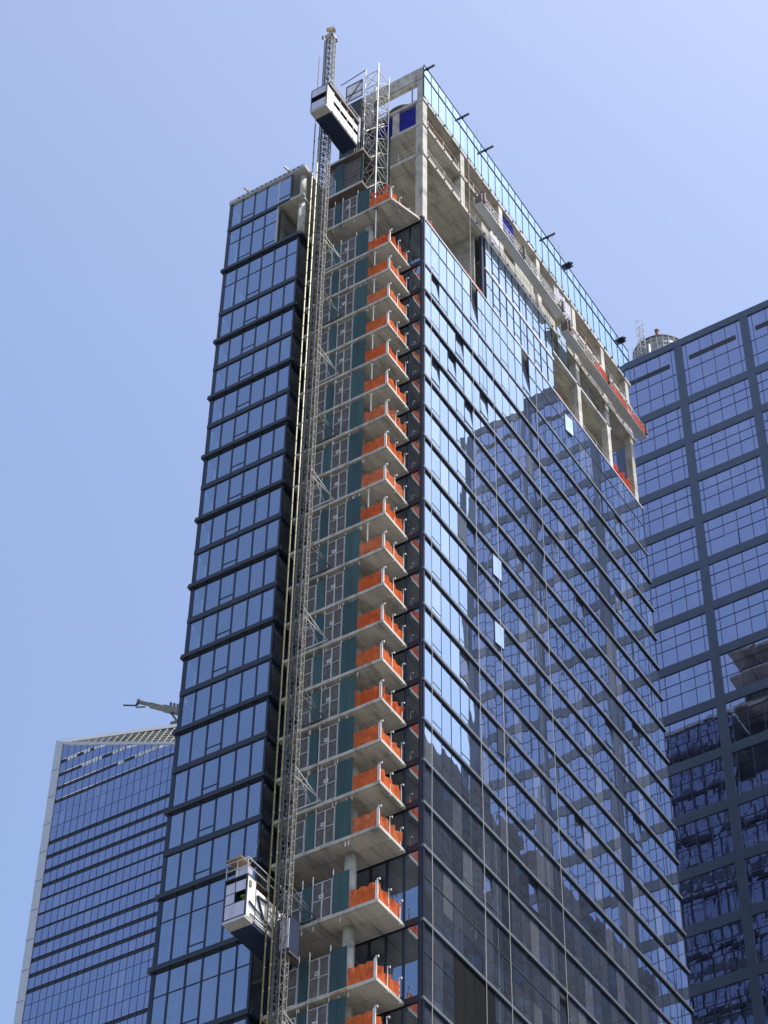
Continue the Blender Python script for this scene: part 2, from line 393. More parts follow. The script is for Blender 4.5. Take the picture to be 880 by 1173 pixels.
for i, x in enumerate(LXc):
    top = 152.1 if i < 4 else (143.4 if i > 4 else 143.4)
    w = .05
    if i == 0: MB().box(x-.22, x+.05, YL-.06, YL+.12, ZLV[0], 152.1).build('mullion', 'mull', T)
    elif i == 6: MB().box(x-.05, x+.10, YL-.06, YL+.12, ZLV[0], 143.3).build('mullion', 'mull', T)
    elif i < 4: MB().box(x-w, x+w, YL-.05, YL+.10, ZLV[0], 152.1).build('mullion', 'mull', T)
    elif i == 4:
        MB().box(x-w, x+w, YL-.05, YL+.10, ZLV[0], 143.3).build('mullion', 'mull', T); MB().box(x-w, x+w, YL-.05, YL+.10, 143.7, 152.0).build('mullion', 'galv', T)
    else:
        MB().box(x-w, x+w, YL-.05, YL+.10, ZLV[0], 143.3).build('mullion', 'mull', T); MB().box(x-w, x+w, YL-.05, YL+.10, 148.9, 152.0).build('mullion', 'mull', T)
for k, z in enumerate(ZLV[:-1]):
    m = MB(); n = round((z-83.84)/3.2)
    heavy = (z < 84) or (83.9 < z < 139 and n % 2 == 0) or z > 143
    x1 = XL1+.09 if z < 148 else -64.98
    if z > 148: m.box(XL0-.05, x1, YL-.10, YL+.2, z-.18, z+.2)
    else:
        m.box(XL0-.05, x1, YL-.10, YL+.2, z-.22, z+.21)
    if heavy and z < 148:
        m.box(XL0-.22, x1+.02, YL-.22, YL-.10, z-.19, z+.02); m.box(XL0-.22, x1+.02, YL-.17, YL-.10, z+.07, z+.20)
        m.box(XL0-.22, XL0-.05, YL-.10, YL+.6, z-.18, z+.18)
    if z < 148:   # turn the corner along the hoist slot
        m.box(XL1-.02, XL1+.10, YL+.2, YL+4, z-.22, z+.25)
        if heavy: m.box(XL1+.10, XL1+.26, YL-.1, YL+2.4, z-.2, z+.1)
    m.build('spandrel', 'alum', T)
# return wall of the left volume along the slot
for k in range(len(ZLV)-1):
    if ZLV[k] > 143: continue
    z0, z1 = ZLV[k]+.25, ZLV[k+1]-.22
    for a, b in ((YL+.15, YL+1.2), (YL+1.3, YL+2.4), (YL+2.5, YW)):
        MB().quad((XL1, a, z0), (XL1, b, z0), (XL1, b, z1), (XL1, a, z1)).build('side_window', 'glass_lv', T) if k > 0 and a < YL+1 else None
m = MB(); m.box(XL1-.3, XL1-.12, YL+.25, YW+2, ZLV[0], 143.3); m.build('side_wall', 'navy', T)
# far side of left volume and rear face (seen in reflections and through corner panes)
for k in range(len(ZLV)-1):
    z0, z1 = ZLV[k]+.25, ZLV[k+1]-.22
    m = MB(); y = YL+.1; 
    while y < YE-1: m.quad((XL0, y, z0), (XL0, y+1.1, z0), (XL0, y+1.1, z1), (XL0, y, z1)); y += 1.17
    m.build('west_window_row', 'glass_lv', T)
    MB().box(XL0-.02, XL0+.1, YL+.7, YE, ZLV[k]-.2, ZLV[k]+.24).build('spandrel', 'alum', T)
    m = MB(); x = XL0+.1
    while x < (XR-1 if ZLV[k] < 140 else -64):
        j = [random.uniform(-.01, .01) for _ in range(4)]
        m.quad((x, YE+j[0], z0), (x+1.1, YE+j[1], z0), (x+1.1, YE+j[2], z1), (x, YE+j[3], z1)); x += 1.17
    m.build('rear_window_row', 'glass_rear', T)
    xe = XR-.15 if ZLV[k] < 140 else -63.9
    m = MB().box(XL0, xe, YE-.1, YE+.15, ZLV[k]-.2, ZLV[k]+.24); m.build('spandrel', 'alum', T)
m = MB(); x = XL0+.1
while x < XR: m.box(x-.1, x+.03, YE-.05, YE+.13, 70, 143.2 if x > -64 else 152); x += 1.17
m.build('rear_mullions', 'mull', T)
# floor slabs: one L-shaped plate per storey, the hoist bay plate reaching out in front
def lslab(z, t=.24, bay=True):
    pts = [(XL0+.12, YL+.22), (XL1-.32, YL+.22), (XL1-.32, YW+.12), (XR-.16, YW+.12), (XR-.16, YE-.12), (XL0+.12, YE-.12)]
    MB().prism(pts, z-t, z).build('floor_slab', 'concrete', T)
for z in ZB: lslab(z)
HB = ZB + [143.56]        # hoist bay slabs
for z in HB:
    t = .22 if z < 143 else .24
    yb = 90.22
    x1 = -56.09 if z < 143 else -55.2
    m = MB()
    if z < 143: m.prism([(-63.55, 87.4), (-56.09, 87.4), (-56.09, yb), (-63.55, yb)], z-t, z)
    else: m.prism([(-63.55, 87.4), (-56.05, 87.4), (-55.25, 90.0), (-55.25, yb), (-63.55, yb)], z-t, z)
    b = m.build('balcony_slab', 'concrete', T)
    # formwork inserts and pipe stubs under the plate
    s = MB()
    for q in range(3):
        x = random.choice((-58.1, -58.6, -60.4, -61.3, -59.4)) + random.uniform(-.15, .15); y = 87.55
        s.tube((x, y, z-t-.34), (x, y, z-t), .028, 6)
    s.build('pipe_stub', 'white', b)
# upper floors: left-volume plates, big open floors
def part_box(name, mat, *a): return MB().box(*a).build(name, mat, T)
part_box('floor_slab', 'concrete', XL0+.12, XL1, YL+.22, YE-.12, 143.36, 143.6)
part_box('floor_slab', 'concrete', XR-5, XR-.14, YW+.12, YE-.12, 143.44, 143.68)
part_box('floor_slab', 'concrete', XL0+.12, XL1+.05, YL+.2, YE-.12, 148.5, 148.72)
lr = MB(); lr.box(XL0-.06, XL1+.18, YL-.15, YE+.1, 152.1, 152.5); lr.box(XL0-.06, XL1+.10, YL-.2, YL-.15, 152.22, 152.5)
o = lr.build('roof_slab', 'white_fin', T)
s = MB()
for q in range(14): s.box(XL0+.8+q*.44, XL0+1.0+q*.44, YL-.225, YL-.202, 152.24, 152.36)
s.build('edge_clip', 'black', o)
for z, t, x0 in ((152.55, .42, -63.5), (156.55, .32, -63.3), (159.95, .36, -63.3)):
    m = MB(); m.box(x0, XR+.02, YW-.02, YE+.02, z-t, z)
    o = m.build('floor_slab', 'concrete', T)
    s = MB()
    for q in range(28):
        y = YW+.6+q*1.26
        s.box(XR+.02, XR+.10, y, y+.14, z-t*.65, z-t*.35)
    s.build('embed_plate', 'black', o)
part_box('floor_slab', 'concrete', XR-6, XR-.12, 106.0, 121.5, 149.1, 149.4)
part_box('floor_slab', 'concrete', XR-6, XR-.12, 100.0, 106.0, 149.1, 149.4)
# edge upstand (white lit line) over slabs
for z in (149.4,): part_box('edge_angle', 'white_fin', XR-.12, XR-.06, 110.9, 121.5, z-.2, z+.04)
# columns of the right face
for y0 in (YW+.02, 96.3, 102.6, 109.0, 115.35, 120.65, 125.25):
    tall = y0 < 91 or y0 > 115
    z0 = 143.7 if tall else 152.57
    w = .66 if y0 < 91 else .6
    if tall: part_box('column', 'concrete', XR-.06-w, XR-.06, y0, y0+w, 143.7, 152.12)
    part_box('column', 'concrete', XR-.06-w, XR-.06, y0, y0+w, 152.57, 156.22)
    part_box('column', 'concrete', XR-.06-w, XR-.06, y0, y0+w, 156.57, 159.58)
for x in (-61.5,):
    part_box('column', 'concrete', x, x+.6, YW+.1, YW+.7, 143.7, 152.12); 
part_box('column', 'concrete', -58.0, -57.4, YW+.05, YW+.6, 156.57, 159.58)
# interior walls
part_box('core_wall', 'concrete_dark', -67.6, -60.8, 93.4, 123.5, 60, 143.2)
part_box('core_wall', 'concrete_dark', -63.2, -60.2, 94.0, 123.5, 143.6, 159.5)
part_box('block_wall', 'block', -60.1, XR-.7, 99.3, 99.5, 143.7, 152.1)
part_box('block_wall', 'block', XR-.5, XR-.3, 100.0, 112.4, 152.57, 154.4)
part_box('block_wall', 'block', XR-.45, XR-.25, 105.5, 108.6, 152.57, 155.6)
part_box('rust_wall', 'rust', XR-.95, XR-.8, 91.2, 105.0, 156.57, 159.55)
part_box('rust_wall', 'rust', XR-.95, XR-.8, 115.9, 120.4, 156.57, 159.55)
part_box('dark_bulkhead', 'navy', XR-.35, XR-.1, 99.55, 99.85, 143.7, 151.9)
# upper glass block
cand = []; m = MB()
Yb0, Yb1, nb = 99.9, 111.0, 10
for k, (z0, z1) in enumerate(((144.0, 147.75), (148.05, 151.85))):
    for i in range(nb):
        y0 = Yb0+(Yb1-Yb0)*i/nb; y1 = Yb0+(Yb1-Yb0)*(i+1)/nb
        q = panel([(XR, y0, z0), (XR, y1, z0), (XR, y1, z1), (XR, y0, z1)], (1, 0, 0), .003)
        MB().quad(*q).build('upper_window', 'glass_rt', T)
        if i % 3 == 1: m.box(XR-.02, XR+.03, y0, y1, z0+.6, z0+.65)
        m.box(XR-.05, XR+.05, y0-.03, y0+.03, z0, z1)
        m.box(XR-.02, XR+.03, y0, y1, z0+2.0, z0+2.04)
m.box(XR-.05, XR+.05, Yb1-.04, Yb1+.04, 144, 151.85); m.build('window_frame', 'mull', T)
for z0, z1 in ((147.75, 148.05), (151.85, 152.05)): part_box('ledge', 'white_fin', XR-.1, XR+.07, Yb0-.05, Yb1+.05, z0, z1)
# lone glass strip between Y 112 and 114
MB().quad((XR+.01, 112.1, 149.6), (XR+.01, 113.6, 149.6), (XR+.01, 113.6, 153.4), (XR+.01, 112.1, 153.4)).build('upper_window', 'glass_rt', T)
# parapet glass screen
m = MB()
npan = 31
for i in range(npan):
    y0, y1 = yc(i), yc(i+1)
    for z0, z1, jj in ((160.15, 163.0, .004), (163.15, 164.5, .004)):
        q = panel([(XR+.06, y0, z0), (XR+.06, y1, z0), (XR+.06, y1, z1), (XR+.06, y0, z1)], (1, 0, 0), jj)
        MB().quad(*q).build('parapet_glass', 'glass_par', T)
for i in range(npan+1): MB().box(XR-.02, XR+.085, yc(i)-.018, yc(i)+.018, 160.0, 164.53).build('parapet_post', 'mull', T)
part_box('parapet_rail', 'alum', XR-.04, XR+.11, YW, YE, 163.02, 163.12)
part_box('parapet_rail', 'mull', XR-.01, XR+.10, YW, YE, 164.5, 164.56)
m = MB()
for i in range(0, npan, 2): m.bar((XR-.05, yc(i)+.5, 163.1), (XR-.5, yc(i)+.9, 162.4), .05)
m.build('stay', 'galv_dark', T)
# temporary guard rails along the open slab edges
for z, y0, y1 in ((152.55, 91.2, 111.0), (156.55, 91.2, 125.0), (149.4, 111.3, 120.4), (152.55, 116.2, 125.0), (143.7, 116.2, 120.4)):
    r_ = MB(); n = max(2, int((y1-y0)/2.4))
    for i in range(n+1):
        y = y0+(y1-y0)*i/n; r_.box(XR-.12, XR-.08, y-.02, y+.02, z, z+1.12)
    for zz in (.55, 1.08):
        for i in range(n):
            ya = y0+(y1-y0)*i/n; yb_ = y0+(y1-y0)*(i+1)/n; ym = (ya+yb_)/2
            r_.bar((XR-.1, ya, z+zz), (XR-.1, ym, z+zz-.05), .022); r_.bar((XR-.1, ym, z+zz-.05), (XR-.1, yb_, z+zz), .022)
    r_.build('guard_rail', 'galv', T)
r_ = MB()
for x in (-60.6, -59.0, -57.4): r_.box(x, x+.04, YW+.04, YW+.08, 152.57, 153.65)
for zz in (153.1, 153.6): r_.bar((-60.6, YW+.06, zz), (XR-.8, YW+.06, zz), .025)
r_.build('guard_rail', 'galv', T)
# corner portal beam
part_box('roof_beam', 'concrete', -62.6, XR-.1, YW+.02, YW+.55, 162.9, 164.45)
part_box('roof_beam', 'concrete', -62.6, XR-.1, YW+.1, YW+.45, 162.55, 162.9)
part_box('column', 'concrete', XR-.62, XR-.1, YW+.06, YW+.52, 159.95, 162.55)
# blue sheets between the columns under the roof slab
def sheet(name, mat, parent, p0, p1, z0, z1, nx=14, nz=5, amp=.06, sag=.0, out=(0, 1, 0), thick=0):
    p0, p1 = Vector(p0), Vector(p1); m = MB(); o = Vector(out); base = len(m.v)
    ph = random.uniform(0, 6)
    for j in range(nz+1):
        for i in range(nx+1):
            t = i/nx; w = j/nz; p = p0.lerp(p1, t); z = z0+(z1-z0)*w
            z -= sag*w*(math.sin(math.pi*t)**2+.35*math.sin(7*t+ph)) + random.uniform(0, sag*.12)*w
            p = p + o*(amp*math.sin(t*19+ph+w*2)*(.3+.7*w)+random.uniform(-amp, amp)*.3)
            m.v.append((p.x, p.y, z))
    for j in range(nz):
        for i in range(nx):
            a = base+j*(nx+1)+i; m.f.append((a, a+1, a+nx+2, a+nx+1))
    return m.build(name, mat, parent, True)
for i, (a, b) in enumerate(((-57.35, -55.78), (-59.9, -58.05))):
    o = sheet('blue_tarpaulin', 'blue_tarp', None, (a, YW+.12, 0), (b, YW+.12, 0), 156.62, 159.4, 10, 5, .05)
    tag(o, ['blue tarpaulin hung between the corner column and the next one below the roof slab',
            'blue tarpaulin hung behind the scaffold tower, left of the other one'][i], 'tarpaulin', 'blue tarpaulins under the roof slab')
o = sheet('blue_tarpaulin', 'blue_tarp', None, (XR-.2, 103.3, 0), (XR-.2, 105.2, 0), 156.8, 159.4, 8, 5, .05, 0, (1, 0, 0))
tag(o, 'blue tarpaulin on the long side above the left suspended platform', 'tarpaulin', 'blue tarpaulins under the roof slab')
for i, (a, b, z0, z1) in enumerate(((112.2, 115.2, 156.6, 159.4), (101.2, 103.0, 152.9, 154.5))):
    o = sheet('plastic_sheeting', 'white_tarp', None, (XR-.12, a, 0), (XR-.12, b, 0), z0, z1, 8, 4, .05, 0, (1, 0, 0))
    tag(o, ['white plastic sheeting filling an opening above the gap between the two platforms',
            'small white sheet behind the left end of the left platform'][i], 'sheeting', 'white sheeting on the open floors')

# roundish stair drum on the roof behind the portal beam
D = thing('roof_drum', 'round tan and rust drum under a curved dark rim behind the portal beam', 'roof structure', (-58.9, 94.2, 159.95))
MB().lathe(-58.9, 94.2, [(1.75, 160), (1.75, 163.6)]).build('drum_wall', 'brick_tan', D, False)
MB().lathe(-58.9, 94.2, [(1.80, 162.2), (1.80, 162.9)]).build('painted_band', 'rust', D)
MB().lathe(-58.9, 94.2, [(1.98, 163.6), (1.98, 163.85), (1.2, 164.0)]).build('rim', 'steel_deck', D)

# left-volume concrete columns in the missing panes
MB().tube((-64.25, 87.3, 143.6), (-64.25, 87.3, 148.5), .30, 20).build('round_column', 'concrete', T, True)
MB().tube((-64.25, 87.3, 148.72), (-64.25, 87.3, 152.1), .28, 20).build('round_column', 'concrete', T, True)
part_box('edge_form', 'concrete', -66.1, -63.7, YL-.1, YL+.2, 148.5, 148.74)
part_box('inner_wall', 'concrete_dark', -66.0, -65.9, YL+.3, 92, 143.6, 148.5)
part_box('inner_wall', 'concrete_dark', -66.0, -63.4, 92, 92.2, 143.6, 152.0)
# round columns between hoist-bay slabs
for a, b in zip(HB[:-1], HB[1:]):
    MB().tube((-58.85, 88.75, a), (-58.85, 88.75, b-.22), .36, 24).build('round_column', 'concrete', T, True)
# back of the hoist bay
for a, b in zip(HB[:-1], HB[1:]):
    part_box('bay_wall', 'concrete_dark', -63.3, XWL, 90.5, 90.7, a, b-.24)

# ------------------------------------------------------------------ hoist landings and netting
def landing(i, z, top):
    L = thing('hoist_landing', 'green plywood and mesh gate closing the hoist landing, ' + place_in(i), 'hoist gate', (-60, 87.46, z), 'hoist gates on the landings')
    h = 2.62; y = 87.46
    g1 = random.choice(('green', 'green', 'green_worn')); dh = random.uniform(-.12, .14)
    o = MB().box(-59.16, -58.07, y, y+.03, z+.01, z+h+.1+dh).build('plywood_panel', g1, L)
    b_ = MB().box(-58.64, -58.62, y-.004, y-.001, z+.03, z+h+dh).build('seam', 'black', o)
    MB().box(-61.22, -60.58+random.uniform(-.05, .03), y, y+.03, z+.01, z+h+random.uniform(-.1, .1)).build('plywood_panel', random.choice(('green', 'green_worn')), L)
    for x0, x1, hh in ((-60.52, -59.2, h-.05), (-62.1, -61.28, h-.2)):
        f = MB()
        f.box(x0, x0+.05, y-.03, y+.02, z, z+hh); f.box(x1-.05, x1, y-.03, y+.02, z, z+hh)
        f.box(x0+.05, x1-.05, y-.025, y+.02, z+hh-.05, z+hh); f.box(x0+.05, x1-.05, y-.025, y+.02, z+.02, z+.07)
        f.box(x0+.05, x1-.05, y-.025, y+.02, z+hh*.5, z+hh*.5+.05)
        if x1-x0 > 1: f.box((x0+x1)/2-.04, (x0+x1)/2+.04, y-.028, y+.02, z+.07, z+hh-.05)
        g_ = f.build('gate', 'galv', L)
        MB().box(x0+.05, x1-.05, y+.021, y+.027, z+.05, z+hh-.03).build('mesh_infill', 'gate_mesh', g_)
    s = MB(); xs = -60.12+random.uniform(-.1, .1); zs = z+1.42
    s.box(xs, xs+.3, y-.05, y-.031, zs, zs+.26)
    o = s.build('floor_plate', 'white', L)
    b_ = MB(); b_.box(xs+.06, xs+.13, y-.058, y-.05, zs+.06, zs+.2); b_.box(xs+.18, xs+.24, y-.058, y-.05, zs+.06, zs+.2); b_.build('plate_mark', 'black', o)
    p = MB()
    for x in (-59.18, -60.55, -61.25):
        p.tube((x, y+.05, z), (x, y+.05, min(top-.22, z+3.2)), .03, 6)
    p.build('post', 'white', L)
def net(i, z, x1=-56.2, loose=.03):
    L = thing('safety_netting', 'orange safety netting round the balcony corner, ' + place_in(i), 'safety netting', (-57, 87.5, z), 'orange nets on the balcony edges')
    a = .04+loose; mt = random.choice(('orange', 'orange', 'orange_deep', 'orange_deep', 'orange_faded'))
    if z < 80: mt = 'orange'
    sheet('front_net', mt, L, (-58.04, 87.50, 0), (x1, 87.50, 0), z+.02, z+1.22+random.uniform(-.04, .06), 14, 5, a*.7, loose*.9, (0, 1, 0))
    sheet('side_net', mt, L, (x1, 87.52, 0), (x1-.02, 89.9, 0), z-random.uniform(.04, .22), z+random.uniform(.85, 1.12), 20, 5, a*1.3, .03+loose*1.6, (1, 0, 0))
    for k, y in enumerate((87.47, 88.65, 89.85)):
        p = MB(); w = .065 if k == 0 else .04
        p.box(x1+.0, x1+w, y-w/2, y+w/2, z, z+1.3)
        if k == 0: p.box(x1-.10, x1-.04, y-.03, y+.03, z, z+1.28)
        p.box(x1-.02, x1+.20, y-.03, y+.03, z+1.35, z+1.40); p.box(x1+.16, x1+.20, y-.03, y+.03, z+1.26, z+1.35)
        p.box(x1-.02, x1+.09, y-.06, y+.06, z-.26, z-.0) if k else None
        p.build('post', 'white', L)
rev = list(reversed(HB))
for i, z in enumerate(rev):
    top = 148 if i == 0 else rev[i-1]
    landing(i, z, top)
    tall = z in (70.3,) or abs(z-73.5) < .1 or abs(z-78.68) < .1
    if i == 0: net(i, z, -56.15, .05)
    else: net(i, z, -56.2, .07 if tall else random.choice((.0, .02, .04, .07, .10)))
# white shoring props standing on the balconies
pi_ = 0
for i, z in enumerate(rev):
    if 1 <= i <= 11 and i not in (8, 9):
        top = rev[i-1]-.22
        o = MB().tube((-57.55, 87.62, z), (-57.55, 87.62, top), .045, 8).box(-57.67, -57.43, 87.5, 87.74, top-.02, top).box(-57.67, -57.43, 87.5, 87.74, z, z+.02).build('shoring_prop', 'white', None, False)
        tag(o, 'slim white shoring prop on the balcony that is ' + place_in(i), 'prop', 'white props on the balconies')

# wood plank clipped under a low slab edge
o = MB().box(-59.0, -57.9, 87.32, 87.39, 73.18, 73.36).build('timber_board', 'wood', None); tag(o, 'short yellow-brown board fixed on the edge of the lower balcony slab', 'board')

# ------------------------------------------------------------------ hoist mast
def lattice(m, x0, x1, y0, y1, z0, z1, step, r=.03, d=.018):
    cs = [(x0, y0), (x1, y0), (x1, y1), (x0, y1)]
    for x, y in cs: m.tube((x, y, z0), (x, y, z1), r, 6)
    n = int((z1-z0)/step)
    for k in range(n+1):
        z = z0+k*step
        for q in range(4):
            a, b = cs[q], cs[(q+1) % 4]
            m.bar((a[0], a[1], z), (b[0], b[1], z), d*2)
            if k < n:
                if (k+q) % 2: a, b = b, a
                m.bar((a[0], a[1], z), (b[0], b[1], z+step), d*1.7)
HM = thing('hoist_mast', 'slender steel lattice hoist mast with yellow guide pipes rising past the roof', 'hoist mast', (-60.8, 84.9, 0))
m = MB(); lattice(m, -61.0, -60.5, 84.7, 85.2, 60, 166.2, .755, .038, .022); m.build('lattice', 'galv_dark', HM)
m = MB(); m.box(-60.50, -60.44, 85.0, 85.06, 60, 166); m.box(-60.50, -60.44, 85.34, 85.40, 60, 166); z = 60
while z < 165.5: m.bar((-60.47, 85.03, z), (-60.47, 85.37, z+.38), .045); m.bar((-60.47, 85.03, z), (-60.47, 85.37, z), .05); z += .755
m.build('cable_ladder', 'galv_mid', HM)
m = MB(); m.tube((-61.07, 84.62, 60), (-61.07, 84.62, 165.5), .045, 6); m.box(-60.93, -60.85, 84.60, 84.66, 60, 165.6)
z = 60
while z < 165: m.box(-60.98, -60.84, 84.62, 84.68, z, z+.35); z += .75
m.build('gear_rack', 'galv_dark', HM)
for x, y, top in ((-61.36, 84.4, 151.5), (-60.93, 84.38, 151.5)):
    o = MB().tube((x, y, 60), (x, y, top), .05, 10).build('guide_pipe', 'yellow', HM, True)
    z = 62
    while z < top: MB().tube((x, y, z), (x, y, z+.10), .068, 8).build('pipe_collar', 'galv_dark', o); z += 1.51
MB().tube((-61.36, 84.4, 151.5), (-61.36, 84.4, 163.0), .045, 8).build('guide_pipe', 'galv_dark', HM)
m = MB(); m.box(-61.15, -60.4, 84.6, 85.3, 166.15, 166.3); m.bar((-61.05, 84.7, 166.3), (-60.75, 84.9, 167.3), .12); m.bar((-60.45, 85.1, 166.3), (-60.7, 84.95, 167.3), .12)
m.build('head_frame', 'galv', HM)
MB().lathe(-60.75, 84.9, [(.16, 166.9), (.16, 167.1)], 12).bar((-61.0, 84.8, 167.15), (-60.5, 85.1, 167.4), .34, .42).bar((-60.6, 85.0, 167.1), (-60.42, 85.1, 167.0), .2).build('head_sheave', 'wood', HM)
m = MB()
for a in ((-61.2, 84.5), (-60.35, 85.3), (-60.3, 84.6)): m.box(a[0]-.07, a[0]+.07, a[1]-.07, a[1]+.07, 165.7, 166.1)
m.build('limit_switch', 'galv_dark', HM)
for i, z in enumerate(HB):
    if i % 2: continue
    t = MB(); z1 = z+.25
    t.bar((-60.5, 85.1, z1+1.0), (-60.9, 87.4, z1-.05), .05); t.bar((-61.0, 85.1, z1+1.0), (-61.9, 87.4, z1-.05), .05)
    t.bar((-60.5, 85.1, z1+.3), (-60.2, 87.4, z1-.05), .05); t.bar((-61.0, 85.1, z1+.3), (-61.9, 87.4, z1-.05), .05)
    t.bar((-60.5, 85.1, z1+1.0), (-60.2, 87.4, z1-.1), .05)
    t.bar((-60.7, 86.25, z1+.45), (-61.45, 86.25, z1+.45), .045); t.bar((-60.35, 86.25, z1+.1), (-61.45, 86.25, z1+.45), .045)
    t.bar((-61.95, 87.37, z1-.1), (-60.15, 87.37, z1-.1), .10)
    t.build('wall_tie', 'galv_dark' if i % 4 else 'galv', HM)

# ------------------------------------------------------------------ hoist cars
def hoist_car(label, x0, x1, y0, y1, z0, h, style):
    K = thing('hoist_car', label, 'hoist car', ((x0+x1)/2, (y0+y1)/2, z0), 'construction hoist cars')
    MB().box(x0+.02, x1-.02, y0+.75, y1, z0-.06, z0+.1).build('floor', 'navy', K)
    MB().prism([(x0, y0-.02), (x1, y0-.02), (x1, y0+.74), (x0, y0+.74)], z0-.02, z0+.14).build('landing_lip', 'galv', K)
    f = MB()
    for x in (x0, x1-.07):
        for y in (y0, y1-.07): f.box(x, x+.07, y, y+.07, z0+.15, z0+h)
    f.box(x0, x1, y0+.001, y0+.06, z0+.14, z0+.24); f.box(x0, x1, y0+.001, y0+.06, z0+h-.08, z0+h)
    f.build('frame', 'navy', K)
    w = x1-x0
    if style == 'lower':
        MB().box(x0+.09, x1-.09, y0+.01, y0+.04, z0+.26, z0+1.18).build('front_panel', 'lav', K)
        MB().box(x0+.09, x0+w*.46, y0+.01, y0+.04, z0+1.24, z0+1.86).build('front_panel', 'lav', K)
        MB().box(x0+.09, x0+w*.46, y0+.01, y0+.04, z0+1.92, z0+2.6).build('front_panel', 'lav', K)
        MB().box(x0+w*.5, x1-.09, y0+.01, y0+.04, z0+1.92, z0+2.6).build('front_panel', 'lav', K)
        fb = MB(); fb.box(x0+w*.465, x0+w*.495, y0+.0, y0+.05, z0+1.2, z0+h-.1); fb.box(x0+.08, x1-.08, y0, y0+.05, z0+1.18, z0+1.23); fb.box(x0+.08, x1-.08, y0, y0+.05, z0+1.87, z0+1.91)
        fb.build('glazing_bar', 'navy', K)
        sp = MB(); sp.box(x1-.04, x1, y0+.1, y0+.85, z0+.2, z0+h-.1); sp.build('side_panel', 'white', K)
        sp = MB(); sp.box(x1-.05, x1-.015, y0+.95, y1-.1, z0+.2, z0+h-.5); sp.build('side_panel', 'white', K)
        hd = MB()
        hd.bar((x1+.05, y0+.25, z0+1.2), (x1+.05, y0+2.6, z0+.6), .07); hd.bar((x1+.05, y0+1.0, z0+2.0), (x1+.05, y0+1.7, z0+.8), .09)
        hd.bar((x1+.05, y0+1.0, z0+2.0), (x1+.05, y0+1.9, z0+2.1), .09); hd.bar((x1+.05, y0+.4, z0+.45), (x1+.05, y0+2.2, z0+.45), .05)
        hd.build('door_arm', 'navy', K)
        MB().box(x1, x1+.05, y0+.2, y0+.42, z0+2.25, z0+2.6).build('warning_plate', 'yellow', K)
        rl = MB()
        for a, b in (((x0, y0), (x1, y0)), ((x1, y0), (x1, y1))):
            for zz in (.55, 1.1): rl.bar((a[0], a[1], z0+h+zz), (b[0], b[1], z0+h+zz), .05)
        for x, y in ((x0+.03, y0+.03), (x1-.03, y0+.03), (x1-.03, (y0+y1)/2), (x1-.03, y1), ((x0+x1)/2, y0+.03)): rl.bar((x, y, z0+h), (x, y, z0+h+1.15), .05)
        rl.build('roof_rail', 'galv', K)
        MB().box(x0+.55, x1-.15, y0+.15, y0+.65, z0+h+.02, z0+h+.75).build('drive_motor', 'lav', K)
        MB().box(x0+.1, x0+1.1, y0-.15, y0+.75, z0+h+1.2, z0+h+1.27).build('roof_board', 'wood', K)
    else:
        MB().box(x0+.08, x1-.08, y0+.01, y0+.04, z0+.26, z0+1.25).build('front_panel', 'lav', K)
        MB().box(x0+.08, x1-.08, y0+.01, y0+.04, z0+2.0, z0+h-.1).build('front_panel', 'lav', K)
        sp = MB(); sp.box(x1-.04, x1, y0+.1, y0+.9, z0+.2, z0+h-.1); sp.build('side_panel', 'white', K)
        sp = MB(); sp.box(x1-.05, x1-.01, y0+1.0, y1-.1, z0+.2, z0+1.3); sp.build('side_panel', 'white', K)
        sp = MB(); sp.box(x1-.05, x1-.01, y0+1.0, y1-.1, z0+1.85, z0+2.6); sp.build('side_panel', 'white', K)
        fb = MB()
        for y in (y0+.95, y0+1.9, y0+2.9, y0+3.8): fb.box(x1-.02, x1+.03, y-.03, y+.03, z0+.15, z0+h-.1)
        fb.build('glazing_bar', 'galv', K)
        MB().box(x1-.3, x1+.12, y0+.2, y1, z0+h+.02, z0+h+.35).build('roof_gutter', 'steel_deck', K)
        rl = MB(); rl.bar((x1+.05, y0+.2, z0+h+.9), (x1+.05, y1, z0+h+.9), .05); rl.bar((x1+.05, y0+.2, z0+h+.35), (x1+.05, y0+.2, z0+h+.95), .05)
        rl.box(x0+.1, x0+.9, y0+.4, y0+1.2, z0+h+.02, z0+h+.5)
        rl.build('roof_rail', 'galv', K)
    # back wall and left wall
    MB().box(x0, x0+.04, y0+.08, y1-.08, z0+.15, z0+h-.05).build('side_panel', 'navy', K)
    MB().box(x0+.06, x1-.08, y1-.06, y1-.02, z0+.15, z0+h-.05).build('rear_panel', 'navy', K)
    MB().box(x0+.01, x1-.01, y0+.08, y1-.01, z0+h-.04, z0+h+.01).build('roof', 'steel_deck', K)
    return K
hoist_car('upper hoist car with pale panels and a navy underside, high beside the roof', -60.62, -59.14, 82.6, 87.15, 152.15, 3.0, 'upper')
hoist_car('lower left hoist car with white side and a worker at its window', -62.93, -61.45, 82.45, 86.4, 76.3, 2.95, 'lower')
K = thing('hoist_car', 'small navy and white hoist car partly behind the mast at the lower landing', 'hoist car', (-60.3, 86, 75.2), 'construction hoist cars')
MB().box(-61.3, -60.28, 85.1, 86.0, 75.3, 77.6).build('body', 'navy', K)
MB().box(-60.92, -60.32, 85.05, 85.1, 75.5, 77.45).build('front_panel', 'lav', K)
MB().box(-60.95, -60.25, 85.02, 85.048, 76.3, 76.38).build('crossbar', 'galv', K); MB().box(-61.3, -60.25, 85.05, 86.05, 75.2, 75.29).build('sill', 'steel_deck', K)

